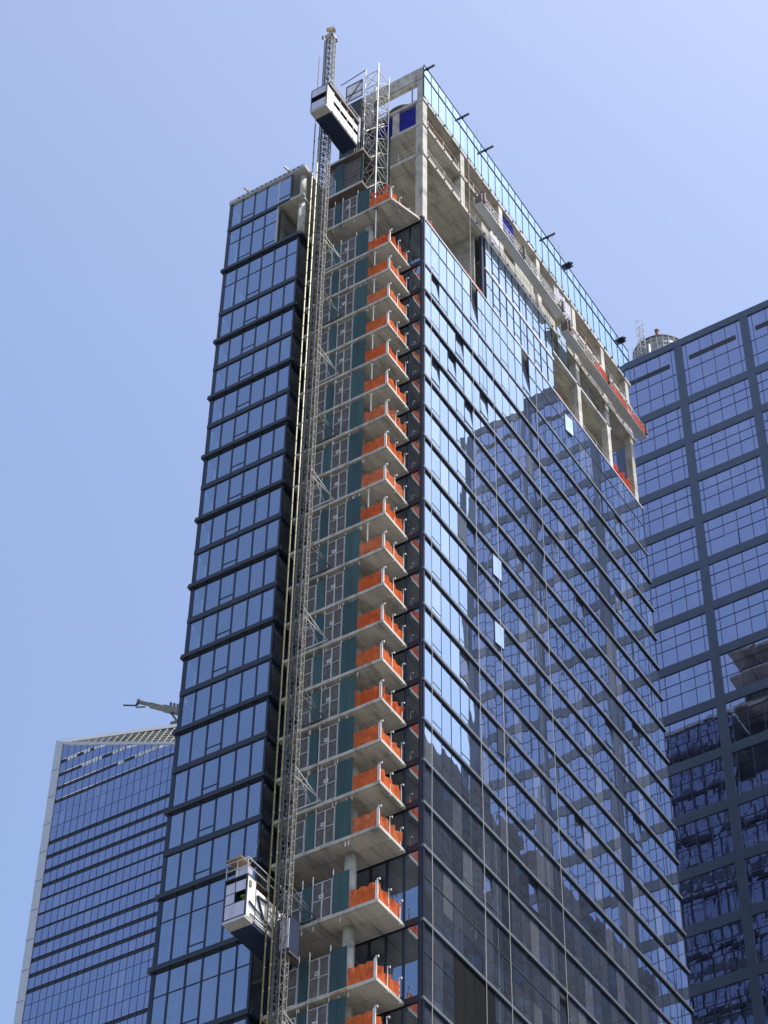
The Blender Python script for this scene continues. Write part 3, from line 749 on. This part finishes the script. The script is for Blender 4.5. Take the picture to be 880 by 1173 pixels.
# worker standing inside the lower car (only head and shoulders show over the sill)
def worker(x, y, z):
    W = thing('person', 'person in a lime hard hat and vest looking out of the lower left hoist car', 'person', (x, y, z))
    vs = [(0, 0, .92), (0, 0, 1.15), (0, 0, 1.36), (0, -.01, 1.46), (0, -.02, 1.57), (0, -.02, 1.66),
          (-.19, 0, 1.36), (-.25, -.03, 1.1), (-.2, -.22, .98), (.19, 0, 1.36), (.25, -.03, 1.1), (.2, -.22, .98),
          (-.10, 0, .86), (-.11, .02, .48), (-.11, .05, .08), (-.11, -.12, .03), (.10, 0, .86), (.11, .02, .48), (.11, .05, .08), (.11, -.12, .03)]
    ed = [(0, 1), (1, 2), (2, 3), (3, 4), (4, 5), (2, 6), (6, 7), (7, 8), (2, 9), (9, 10), (10, 11), (0, 12), (12, 13), (13, 14), (14, 15), (0, 16), (16, 17), (17, 18), (18, 19)]
    rad = [.14, .13, .15, .055, .095, .08, .07, .05, .035, .07, .05, .035, .09, .065, .045, .04, .09, .065, .045, .04]
    me = bpy.data.meshes.new('body'); me.from_pydata(vs, ed, []); me.update(); o = bpy.data.objects.new('body', me); C.objects.link(o); o.parent = W
    sk = o.modifiers.new('skin', 'SKIN'); 
    if not me.skin_vertices: me.attributes  # created with the modifier below
    try:
        for v, r_ in zip(me.skin_vertices[0].data, rad): v.radius = (r_, r_*.8)
        me.skin_vertices[0].data[0].use_root = True
    except Exception: pass
    ss = o.modifiers.new('sub', 'SUBSURF'); ss.levels = ss.render_levels = 1
    me.materials.append(M['skin'])
    m_ = MB(); m_.lathe(x, y-.02, [(.20, z+1.68), (.21, z+1.695), (.135, z+1.70), (.13, z+1.76), (.09, z+1.82), (.02, z+1.84)], 16); m_.build('hard_hat', 'lime', W, True)
    m_ = MB(); m_.lathe(x, y, [(.17, z+.9), (.185, z+1.1), (.20, z+1.3), (.15, z+1.41), (.07, z+1.44)], 14); m_.build('vest', 'vest', W, True)
    m_ = MB(); m_.box(x-.06, x-.03, y-.125, y-.11, z+1.58, z+1.6); m_.box(x+.03, x+.06, y-.125, y-.11, z+1.58, z+1.6); m_.build('eyes', 'black', W)
worker(-61.95, 82.95, 76.42)

# cable from the slot wall to the lower car
o = MB().bar((-62.7, 84.0, 80.6), (-63.8, 86.6, 85.3), .03).build('hoist_cable', 'galv_dark', None); tag(o, 'thin dark cable slanting down to the roof of the lower left hoist car', 'cable')

# ------------------------------------------------------------------ upper hoist landings behind the upper car
U = thing('upper_landing', 'dark steel landing deck with mesh gates above the top balcony', 'landing', (-60.5, 88.5, 147))
for z in (147.9, 151.95):
    d = MB().box(-62.2, -58.75, 87.4, 90.2, z-.55 if z < 150 else z-.25, z-.3 if z < 150 else z-.02).build('deck', 'steel_deck', U)
    MB().box(-62.2, -58.75, 87.36, 87.4, z-.5 if z < 150 else z-.2, z-.25 if z < 150 else z+.03).build('edge_angle', 'galv', d)
for z in (147.65,):
    for x0, x1, mt in ((-61.3, -60.6, 'green'), (-58.95, -58.75, 'green')):
        MB().box(x0, x1, 87.45, 87.48, z, z+3.7).build('plywood_panel', mt, U)
    for x0, x1 in ((-62.1, -61.35), (-60.5, -59.05)):
        f = MB(); f.box(x0, x0+.05, 87.42, 87.47, z, z+3.4); f.box(x1-.05, x1, 87.42, 87.47, z, z+3.4); f.box(x0, x1, 87.425, 87.465, z+1.2, z+1.25); f.box(x0, x1, 87.425, 87.465, z+3.35, z+3.4)
        g_ = f.build('gate', 'galv_dark', U); MB().box(x0+.05, x1-.05, 87.472, 87.478, z, z+3.35).build('mesh_infill', 'gate_mesh', g_)
part = MB().box(-61.6, -59.7, 88.2, 88.25, 152.0, 160.6); part.box(-59.75, -59.7, 88.25, 90.2, 152.0, 160.8); part.build('plywood_panel', 'black', U)
f = MB(); X0, X1, Za, Zb = -61.15, -59.6, 161.0, 163.3
for a, b in (((X0, Za), (X1, Za)), ((X0, Zb), (X1, Zb)), ((X0, Za), (X0, Zb)), ((X1, Za), (X1, Zb)), ((X0, Za), (X1, Zb)), ((X0, (Za+Zb)/2-.3), (X1, (Za+Zb)/2-.3))):
    f.bar((a[0], 88.2, a[1]), (b[0], 88.2, b[1]), .07)
g_ = f.build('gate', 'galv_dark', U); MB().box(X0+.04, X1-.04, 88.23, 88.235, Za, Zb).build('mesh_infill', 'white_mesh', g_)
MB().box(-59.95, -59.62, 87.9, 88.15, 154.2, 157.6).build('control_box', 'lav', U)
MB().bar((-61.9, 88.4, 164.4), (-59.5, 88.5, 165.0), .06).build('top_rail', 'galv_dark', U)
m = MB(); m.bar((-59.0, 87.3, 156.2), (-59.0, 90, 156.2), .05)
for i in range(9): m.box(-59.9+i*.08, -59.82+i*.08, 87.7+i*.2, 87.8+i*.2, 152.4+i*.12, 157.5-i*.3)
m.build('stair_run', 'galv_dark', U)

# scaffold tower
S_ = thing('scaffold_tower', 'square silver scaffold tower standing on the top balcony beside the roof corner', 'scaffold tower', (-58.8, 89.5, 143.6))
sx0, sx1, sy0, sy1 = -59.5, -58.25, 88.5, 90.15
for x, y in ((sx0, sy0), (sx1, sy0), (sx1, sy1), (sx0, sy1)):
    r_ = .065 if (x, y) == (sx1, sy0) else .045
    MB().tube((x, y, 143.58), (x, y, 165.0), r_, 8).build('standard', 'galv', S_)
led = MB(); br = MB(); z = 144.4; k = 0
cs = [(sx0, sy0), (sx1, sy0), (sx1, sy1), (sx0, sy1)]
while z < 165:
    for q in range(4):
        a, b = cs[q], cs[(q+1) % 4]
        led.bar((a[0], a[1], z), (b[0], b[1], z), .06)
        if z+1.9 < 165.2:
            if (k+q) % 2: a, b = b, a
            br.bar((a[0], a[1], z), (b[0], b[1], z+1.9), .045)
            if q in (1, 0): br.bar((b[0], b[1], z+.1), (a[0], a[1], z+1.8), .035)
    if k % 2 == 0 and z < 158: br.bar((cs[0][0], cs[0][1], z), (cs[2][0], cs[2][1], z+1.9), .045)
    z += 1.96; k += 1
led.build('ledger', 'galv', S_); br.build('brace', 'galv', S_)
st = MB(); z = 144.4; k = 0
while z < 160:
    a = (sx0+.25, sy0+.2+(k % 2)*1.2); b = (sx1-.3, sy0+1.4-(k % 2)*1.2)
    st.bar((a[0], a[1], z), (b[0], b[1], z+1.9), .35, .04); z += 1.96; k += 1
st.build('stair_flight', 'galv_dark', S_)
MB().quad((-59.45, 90.3, 146), (-58.1, 90.3, 146), (-58.1, 90.3, 157), (-59.45, 90.3, 157)).build('green_netting', netting('green_scaffold_net', (.03, .12, .11), .35, .3), S_)

# ------------------------------------------------------------------ suspended platforms on the right face
def stage(label, y0, y1, z, reds, tarp=None):
    G = thing('suspended_platform', label, 'suspended platform', (-54.3, (y0+y1)/2, z), 'suspended platforms')
    xa, xb = -54.72, -53.98
    n = 5; L_ = (y1-y0)/n
    for i in range(n):
        MB().box(xa, xb, y0+i*L_+.02, y0+(i+1)*L_-.02, z-.10, z).build('deck', 'galv' if i % 2 else 'white_fin', G)
    r_ = MB()
    for x in (xa, xb):
        for zz in (.5, 1.05): r_.bar((x, y0, z+zz), (x, y1, z+zz), .05)
        y = y0
        while y <= y1+.01:
            r_.bar((x, y, z), (x, y, z+1.05), .045)
            if y+.75 < y1: r_.bar((x, y, z), (x, y+.7, z+1.0), .03)
            y += (y1-y0)/(2*n)
    r_.build('guard_rail', 'galv', G)
    for y in (y0+.25, y1-.25, ) + ((y0+y1)/2,) * (y1-y0 > 12):
        h_ = MB(); h_.box(xa+.1, xb-.1, y-.2, y+.2, z+.02, z+1.0); h_.box(xb, xb+.18, y-.12, y+.12, z+.1, z+1.3); h_.bar((xa, y, z+1.0), (xb, y, z+1.7), .08); h_.bar((xb, y, z), (xa, y, z+1.7), .08)
        h_.build('winch', 'galv_dark', G)
    for a, b in reds: sheet('toe_net', 'red_net', G, (xb+.03, a, 0), (xb+.03, b, 0), z+.02, z+.8, 16, 3, .03, .12, (1, 0, 0))
    rp = MB()
    for y in (y0+.25, y1-.25): rp.tube((xa+.3, y, z+1), (xa+.3, y, 164.4), .012, 5)
    rp.build('wire_rope', 'galv_dark', G)
stage('left suspended work platform with white frame hanging below the glass parapet', 97.7, 111.4, 153.55, [(97.7, 98.3)])
stage('right suspended work platform with red netting reaching the far corner', 112.0, 126.35, 152.25, [(112, 112.6), (116.8, 126.2)])
# debris fringe on the slab beneath the right platform
o = sheet('debris_fringe', 'white_mesh', None, (XR+.06, 115.5, 0), (XR+.06, 125.5, 0), 151.9, 152.9, 40, 4, .10, .5, (1, 0, 0)); tag(o, 'torn pale debris sheeting along the slab edge under the right platform', 'debris sheet')
# red netting along the open edges
for nm, (y0, y1, z) in {'long red debris net on the glass edge of the open corner floor': (91.1, 99.3, 143.7), 'short red debris net on the glass edge between two grey columns': (111.2, 115.2, 143.7)}.items():
    tag(sheet('edge_netting', 'red_net', None, (XR-.02, y0, 0), (XR-.02, y1, 0), z+.1, z+.55, 26, 3, .04, .2, (1, 0, 0)), nm, 'safety netting', 'red nets on the open floor edges')
tag(sheet('edge_netting', 'red_net', None, (XR-.5, 121.6, 0), (XR-.5, 125.1, 0), 143.9, 146.6, 14, 6, .25, .9, (1, 0, 0)), 'bunched red netting hanging in the last opening at the far corner', 'safety netting', 'red nets on the open floor edges')
tag(sheet('edge_netting', 'red_net', None, (-58.0, 87.46, 0), (-56.3, 87.46, 0), 144.9, 145.5, 14, 3, .05, .3, (0, 1, 0)), 'ragged red net hung above the topmost balcony rail', 'safety netting', 'red nets on the open floor edges')

# loose items left on the open floors
for i, (y, z, lab) in enumerate(((112.0, 152.57, 'thin shoring prop on the open floor left of the right suspended platform'), (118.2, 152.57, 'thin shoring prop between two columns under the slab at the right end'), (123.2, 149.0, ''))):
    if not lab: continue
    o = MB().tube((XR-.9, y, z), (XR-.9, y, z+3.62), .04, 8).box(XR-1.0, XR-.8, y-.1, y+.1, z, z+.02).build('shoring_prop', 'galv', None)
    tag(o, lab, 'prop', 'props on the open floors')
for i, (y0, y1, lab) in enumerate(((97.2, 101.5, 'slack dark cable looping under the upper slab edge near the left platform'), (105.0, 110.5, 'slack dark cable looping under the upper slab edge above the middle of the left platform'))):
    m = MB(); k = 10; pts = [(XR+.05, y0+(y1-y0)*j/k, 156.2-1.1*math.sin(math.pi*j/k)) for j in range(k+1)]
    for a, b in zip(pts[:-1], pts[1:]): m.tube(a, b, .02, 5)
    tag(m.build('power_cable', 'black', None), lab, 'cable', 'cables hanging on the open floors')

# outriggers on the roof
for i, (y, lab) in enumerate(((90.9, 'outrigger beam at the near corner of the parapet'), (96.5, 'outrigger beam second from the near corner'), (100.4, 'long outrigger beam third from the near corner'),
                     (111.2, 'outrigger beam above the gap-side end of the left platform'), (114.85, 'stubby dark outrigger bracket next to the middle of the parapet'), (124.9, 'outrigger bracket at the far end of the parapet'))):
    O = thing('roof_outrigger', lab, 'outrigger', (XR, y, 164.5), 'outriggers on the parapet')
    ln = .75 if i in (0, 1) else (.85 if i < 4 else .6)
    MB().box(XR-1.6, XR+ln, y-.07, y+.07, 164.62, 164.78).build('beam', 'steel_deck' if i < 4 else 'black', O)
    b_ = MB(); b_.box(XR-.15, XR+.15, y-.12, y+.12, 164.56, 164.62); b_.bar((XR-1.4, y, 160), (XR-1.4, y, 164.6), .08)
    if i > 3: b_.box(XR+.1, XR+.5, y-.35, y+.3, 164.5, 164.62)
    b_.build('clamp', 'black', O)
    MB().tube((XR+ln-.1, y, 164.62), (XR+ln-.1, y, 163.2), .012, 5).build('wire', 'galv', O)
for i, (x, y, lab) in enumerate(((-69.3, 86.7, 'small outrigger on the left part of the stepped roof'), (-65.4, 86.7, 'small outrigger on the stepped roof near the mast'))):
    O = thing('roof_outrigger', lab, 'outrigger', (x, y, 152.5), 'outriggers on the stepped roof')
    MB().bar((x+.4, y+1.0, 152.6), (x-.15, y-.4, 153.1), .12).build('beam', 'wood' if i == 0 else 'black', O)
    MB().box(x, x+.14, y-.05, y+.1, 152.5, 152.95).build('clamp', 'wood', O)
# ropes down the right face
for i, (y, z0, z1, lab) in enumerate(((90.8, 66, 143.6, 'white rope down the glass right next to the near corner'), (96.8, 66, 160, 'white rope hanging down the glass, second from the near corner'),
                      (99.8, 66, 153.5, 'white rope hanging past the tilted open windows'), (106.8, 66, 153.5, 'white rope in the middle of the long glass face'))):
    m = MB(); k = 12
    pts = [(XR+.42+random.uniform(-.02, .02), y+random.uniform(-.05, .05), z1+(z0-z1)*j/k) for j in range(k+1)]
    for a, b in zip(pts[:-1], pts[1:]): m.tube(a, b, .018, 5)
    tag(m.build('safety_rope', 'rope', None), lab, 'rope', 'ropes hanging down the glass face')

# ------------------------------------------------------------------ right neighbour
YRB = 144.6
RB = thing('office_tower', 'violet-blue glass tower with a slate grid of piers behind the unfinished tower', 'skyscraper', (-50, 160, 0))
piers = [-72.27+7.45*i-7.45 for i in range(9)]      # centres: ..., -57.37, -49.92 ...
piers = [-57.37+7.45*i for i in range(-3, 5)]
bands = [176.72-5.69*k for k in range(20)]
xl, xr_ = piers[0], piers[-1]+.4
for x in piers: MB().box(x-.43, x+.43, YRB-.12, YRB+.3, 60, 185.3).build('pier', 'rb_frame', RB)
for z in bands:
    for a, b in zip(piers[:-1], piers[1:]): pass
    MB().box(xl, xr_, YRB-.10, YRB+.28, z-.52, z+.52).build('spandrel', 'rb_frame', RB)
MB().box(xl-.4, xr_, YRB-.14, YRB+.5, 185.3, 186.25).build('parapet', 'rb_frame', RB)
rest = MB(); restm = MB(); vis = []
rows = [(bands[0]+.52, 185.3, (179.05, 181.3))] + [(b+.52, a-.52, (b+.52+1.95, b+.52+3.28)) for a, b in zip(bands[:-1], bands[1:])]
for (z0, z1, trs) in rows:
    for a, b in zip(piers[:-1], piers[1:]):
        xs = [a+.43, a+.87, a+2.36, a+3.82, a+5.28, a+6.6, b-.43]; zs = [z0] + list(trs) + [z1]
        pm = MB(); fm = MB()
        for i in range(6):
            for j in range(3):
                q = panel([(xs[i], YRB, zs[j]), (xs[i+1], YRB, zs[j]), (xs[i+1], YRB, zs[j+1]), (xs[i], YRB, zs[j+1])], (0, 1, 0), .0045)
                pm.quad(*q)
        for x in xs[1:-1]: fm.box(x-.018, x+.018, YRB-.05, YRB+.04, z0, z1)
        for z in trs: fm.box(xs[0], xs[-1], YRB-.045, YRB+.035, z-.014, z+.014)
        
        ar = parea([(xs[0], YRB, z0), (xs[-1], YRB, z0), (xs[-1], YRB, z1), (xs[0], YRB, z1)])
        vis.append((ar, pm, fm))
vis.sort(key=lambda t: -t[0])
for ar, pm, fm in vis[:70]:
    if ar > 0:
        w = pm.build('window', 'glass_rb', RB); fm.build('glazing_bars', 'rb_mull', w)
    else: rest.v, rest.f = rest.v, rest.f
rest = MB(); restm = MB()
for n_, (ar, pm, fm) in enumerate(vis):
    if n_ < 70 and ar > 0: continue
    for src, dst in ((pm, rest), (fm, restm)):
        o_ = len(dst.v); dst.v += src.v; dst.f += [tuple(i+o_ for i in f_) for f_ in src.f]
for a, b in zip(piers[:-1], piers[1:]): MB().box(a+1.1, b-1.1, YRB-.03, YRB+.03, 182.62, 183.28).build('vent_slot', 'black', RB)
w = tag(rest.build('window', 'glass_rb', RB), kind='stuff'); tag(restm.build('glazing_bars', 'rb_mull', w), kind='stuff')
MB().box(xl-.35, xr_-.05, YRB+.6, YRB+30, 0, 185.6).build('core', 'navy', RB)
MB().box(xl-.35, xr_-.05, YRB+.5, YRB+30, 185.6, 185.9).build('roof', 'concrete_dark', RB)
MB().box(-38.5, -34.0, YRB+.8, YRB+8, 185.9, 189.0).build('bulkhead', 'navy', RB)
MB().box(xl-.35, xr_-.05, YRB-.1, YRB+.5, 0, 60).build('podium', 'rb_frame', RB)
# open casement on the right neighbour
MB().box(-55.0, -53.6, YRB-.10, YRB-.07, 154.5, 156.3).build('casement', 'glass_rb', RB)
# roof tank with ladder cage
TK = thing('roof_tank', 'round ribbed grey tank with a caged ladder on the roof of the right tower', 'water tank', (-61.0, 149.9, 186))
cx, cy, rr = -61.8, 150.6, 2.95
MB().lathe(cx, cy, [(rr, 185.9), (rr, 192.6)], 48).build('drum', 'tank_clad', TK)
m = MB()
for i in range(30):
    t = 2*math.pi*i/30; m.bar((cx+rr*1.01*math.cos(t), cy+rr*1.01*math.sin(t), 186), (cx+rr*1.01*math.cos(t), cy+rr*1.01*math.sin(t), 192.6), .08)
for z in (188, 189.2, 190.4, 191.5, 192.2): m.lathe(cx, cy, [(rr+.03, z), (rr+.07, z+.05), (rr+.03, z+.1)], 48)
m.build('ribs', 'galv', TK)
MB().lathe(cx, cy, [(rr+.08, 192.6), (rr+.08, 192.75), (1.6, 193.0), (.3, 193.2)], 48).build('lid', 'steel_deck', TK)
MB().lathe(-60.9, 148.1, [(.2, 192.7), (.2, 193.7), (.26, 193.75), (.26, 193.9)], 12).build('vent_cap', 'rust', TK)
m = MB(); lx, ly = -62.35, 147.45
for dx in (-.25, .25): m.bar((lx+dx, ly, 186), (lx+dx, ly, 195.0), .06)
for k in range(26): m.bar((lx-.25, ly, 187+k*.31), (lx+.25, ly, 187+k*.31), .03)
m.build('ladder', 'galv', TK)
m = MB()
for z in (190.5, 191.6, 192.7, 193.8, 195.0):
    pts = [(lx+.42*math.cos(t), ly-.4+.42*math.sin(t), z) for t in [2*math.pi*i/10 for i in range(10)]]
    for a, b in zip(pts, pts[1:] + pts[:1]): m.bar(a, b, .04)
for t in (0, 1.2, 2.4, 3.6, 4.8): m.bar((lx+.42*math.cos(t), ly-.4+.42*math.sin(t), 190.5), (lx+.42*math.cos(t), ly-.4+.42*math.sin(t), 195.0), .035)
m.build('ladder_cage', 'galv', TK)
MB().tube((-61.6, 147.2, 186), (-61.6, 147.2, 191.0), .14, 10).build('vent_pipe', 'white_fin', TK)

# ------------------------------------------------------------------ far left tower with sliced crown
YF = 320.0
FL = thing('sliced_tower', 'distant blue office tower with dark ribbon windows and a sloping sliced crown', 'skyscraper', (-270, 330, 0))
xA, xB = -296.9, -246.0
def ztop(x): return 364.2 + (x-xA)*(348.8-364.2)/(-261.7+296.9)
rows = [359.2-4.1*k for k in range(24)]; style = 'TTTTttTTTTmmmTTTTtttTTTt'
pm = {}
for k, z in enumerate(rows):
    z0 = z-4.1
    m = MB(); x = xA+.3; h = {'T': 1.2, 't': .2, 'm': .7}[style[k]]
    while x < xB:
        x2 = min(x+1.97, xB); zt = min(z-h, ztop(x)-.2); zt2 = min(z-h, ztop(x2)-.2)
        if zt > z0:
            q = panel([(x, YF, z0), (x2, YF, z0), (x2, YF, zt2), (x, YF, zt)], (0, 1, 0), .006); m.quad(*q)
        x = x2
    m.build('ribbon_window', 'glass_far', FL)
    b = MB()
    # recessed dark strip under the crown line
    xe = min(xB, xA+.3+max(0, (364.2-z)/(15.4/35.2)+0)) if z > 340 else xB
    xs_ = xA+.3
    xe = xB if z < ztop(xB) else xA + (364.2-z)*35.2/15.4
    if h > .2:
        b.box(xs_, xe, YF+.12, YF+.2, z-h, z); b.build('dark_strip', 'black', FL)
        c = MB(); x = xs_
        while x < xe: c.box(x-.06, x+.06, YF-.02, YF+.1, z-h, z); x += 1.97
        c.build('strip_bars', 'rb_frame', FL)
    else: b.box(xs_, xe, YF+.02, YF+.1, z-h-.02, z); b.build('dark_strip', 'rb_mull', FL)
    if k < 3 :
        c = MB(); random.seed(k+3)
        x = xs_+2+k*5
        while x < min(xe, xs_+26+k*5):
            if random.random() < .6: c.box(x, x+.8, YF+.05, YF+.11, z-h+.2, z-.2)
            x += 1.0
        c.build('sky_slot_patch', 'white', FL)  # white boxes stand in for sky showing through the open crown slots
# glass above the first strip
m = MB(); x = xA+.3
while x < -284.5: m.quad((x, YF, 359.2), (x+1.97, YF, 359.2), (x+1.97, YF, max(359.2, ztop(x+1.97)-.2)), (x, YF, ztop(x)-.2)); x += 1.97
m.build('ribbon_window', 'glass_far', FL)
m = MB(); x = xA+.3
while x < xB: m.box(x-.05, x+.05, YF-.06, YF+.04, 255, ztop(x)-.2); x += 1.97
m.build('mullions', 'rb_mull', FL)
MB().box(xA+.3, xB, YF+.3, YF+14, 0, 340).build('core', 'navy', FL)
m = MB(); m.v += [(xA-1.9, YF-.3, 0), (xA+.3, YF-.3, 0), (xA+.3, YF+14, 0), (xA-1.9, YF+1, 0), (xA-1.9, YF-.3, 366.2), (xA+.3, YF-.3, 364.9), (xA+.3, YF+14, 372), (xA-1.9, YF+1, 366.2)]
m.f += [(0, 3, 2, 1), (4, 5, 6, 7), (0, 1, 5, 4), (1, 2, 6, 5), (2, 3, 7, 6), (3, 0, 4, 7)]; m.build('edge_fin', 'white_fin', FL)
m = MB()
zz = 258
while zz < 364: m.box(xA-1.95, xA+.2, YF-.34, YF-.31, zz, zz+.12); zz += 8.2
m.build('fin_joints', 'rb_frame', FL)
m = MB(); m.v += [(xA, YF-.2, 364.2), (xB, YF-.2, ztop(xB)), (xB, YF+.3, ztop(xB)), (xA, YF+.3, 364.2), (xA, YF-.2, 365.0), (xB, YF-.2, ztop(xB)+.8), (xB, YF+.3, ztop(xB)+.8), (xA, YF+.3, 365.0)]
m.f += [(0, 3, 2, 1), (4, 5, 6, 7), (0, 1, 5, 4), (1, 2, 6, 5), (2, 3, 7, 6), (3, 0, 4, 7)]; m.build('crown_edge', 'white_fin', FL)
# crown: louvred sloping plane rising towards the back
A = Vector((xA, YF+.3, 364.6)); B = Vector((xB, YF+.3, ztop(xB)+.4)); Dv = Vector((-271.5, 332.0, 367.0)) - A; Dd = A + Dv*1.6
m = MB(); m.poly([A, B, Dd]); m.build('crown_louvres', 'galv_dark', FL)
m = MB()
for i in range(1, 26):
    t = i/26; p = A.lerp(Dd, t); q = A.lerp(B, t); m.bar(p+Vector((0, -.2, .1)), q+Vector((0, -.2, .1)), .28)
for i in range(1, 6):
    t = i/6; p = B.lerp(Dd, t); m.bar(A+Vector((0, -.25, .1)), p+Vector((0, -.25, .1)), .25)
m.build('crown_slats', 'galv_mid', FL)
MB().bar(A+Vector((0, -.3, .3)), Dd+Vector((0, -.3, .3)), 1.0).build('crown_edge', 'white_fin', FL)
# crane on the far tower
CR = thing('mobile_crane_boom', 'telescopic crane boom reaching out above the crown of the distant left tower', 'crane', (-272, 335, 366))
yq = 335
MB().bar((-287.0, yq, 384.6), (-279.5, yq, 379.6), .75).build('boom_section', 'crane', CR)
MB().bar((-283.4, yq, 382.0), (-270, yq, 372.6), 1.15).build('boom_section', 'crane', CR)
MB().bar((-279.0, yq, 379.0), (-262, yq, 367.5), 1.5).build('boom_section', 'crane', CR)
MB().bar((-292.2, yq, 386.0), (-288.0, yq, 384.0), .3).bar((-288, yq, 384), (-287, yq, 385.2), .5).build('jib', 'navy', CR)
MB().lathe(-287.0, yq, [(.3, 384.2), (.75, 384.5), (.75, 385.2), (.3, 385.5)], 12).bar((-288, yq, 383.4), (-285, yq, 382.2), .3).build('boom_head', 'galv_dark', CR)
MB().bar((-276.6, yq, 376.5), (-274.2, yq, 372.6), .5).bar((-276, yq, 372.2), (-266, yq, 370.6), 1.2).build('luffing_ram', 'galv_dark', CR)
m = MB()
for t in (0, .08, .16, .24, .32, .4): 
    x = -277+t*14; zc = 378.9-t*9.6; m.box(x, x+.45, yq-.3, yq+.3, zc-.2, zc+.9)
m.build('boom_fittings', 'navy', CR)

# ------------------------------------------------------------------ building across the avenue, seen only mirrored in the glass
EB = thing('avenue_building', 'dark green office block across the avenue, seen mirrored low in the long glass face', 'building', (-26, 125, 0))
MB().box(-32.6, -14, 120, 143.5, 0, 128.2).build('core', 'navy', EB)
for k in range(22):
    z = 126.9-3.6*k
    if z < 50: break
    MB().box(-33.05, -32.62, 120, 143.5, z-.5, z+.5).build('spandrel', 'alum_grey', EB)
    m = MB(); y = 120
    while y < 143: m.quad((-32.95, y, z-3.1), (-32.95, y+1.4, z-3.1), (-32.95, y+1.4, z-.5), (-32.95, y, z-.5)); y += 1.5
    m.build('ribbon_window', 'glass_east', EB)
MB().box(-33.2, -14, 119.9, 143.6, 127.6, 128.9).build('parapet', 'alum_grey', EB)

# ------------------------------------------------------------------ light
SUN_EL, SUN_AZ = 67.0, 12.0           # azimuth measured from +X towards +Y
sd = Vector((math.cos(R(SUN_EL))*math.cos(R(SUN_AZ)), math.cos(R(SUN_EL))*math.sin(R(SUN_AZ)), math.sin(R(SUN_EL))))
ld = bpy.data.lights.new('sun', 'SUN'); ld.energy = 4.6; ld.angle = R(.53); ld.color = (1.0, .955, .88)
lo = bpy.data.objects.new('sun', ld); C.objects.link(lo); lo.rotation_euler = sd.to_track_quat('Z', 'Y').to_euler()
w = bpy.data.worlds.new('World'); scene.world = w; w.use_nodes = True; nt = w.node_tree
for n in list(nt.nodes): nt.nodes.remove(n)
out = N(nt, 'ShaderNodeOutputWorld'); bg = N(nt, 'ShaderNodeBackground'); sky = N(nt, 'ShaderNodeTexSky', sky_type='NISHITA')
sky.sun_disc = False; sky.sun_elevation = R(SUN_EL); sky.sun_rotation = R(90-SUN_AZ)
sky.air_density = 1.0; sky.dust_density = 3.0; sky.ozone_density = 2.2; sky.altitude = 50
hs = N(nt, 'ShaderNodeMix', data_type='RGBA', blend_type='MULTIPLY'); hs.inputs[0].default_value = 1.0; hs.inputs[7].default_value = (1.02, 1.0, 1.01, 1)
nt.links.new(sky.outputs[0], hs.inputs[6]); nt.links.new(hs.outputs[2], bg.inputs[0]); bg.inputs[1].default_value = 0.15
nt.links.new(bg.outputs[0], out.inputs[0])
vs = scene.view_settings; vs.view_transform = 'Standard'; vs.look = 'None'; vs.exposure = 0.78; vs.gamma = 1.0; vs.use_curve_mapping = False
scene.cycles.max_bounces = 8; scene.cycles.transparent_max_bounces = 12; scene.cycles.glossy_bounces = 5
for o in bpy.data.objects:
    if '_org' in o.keys(): del o['_org']
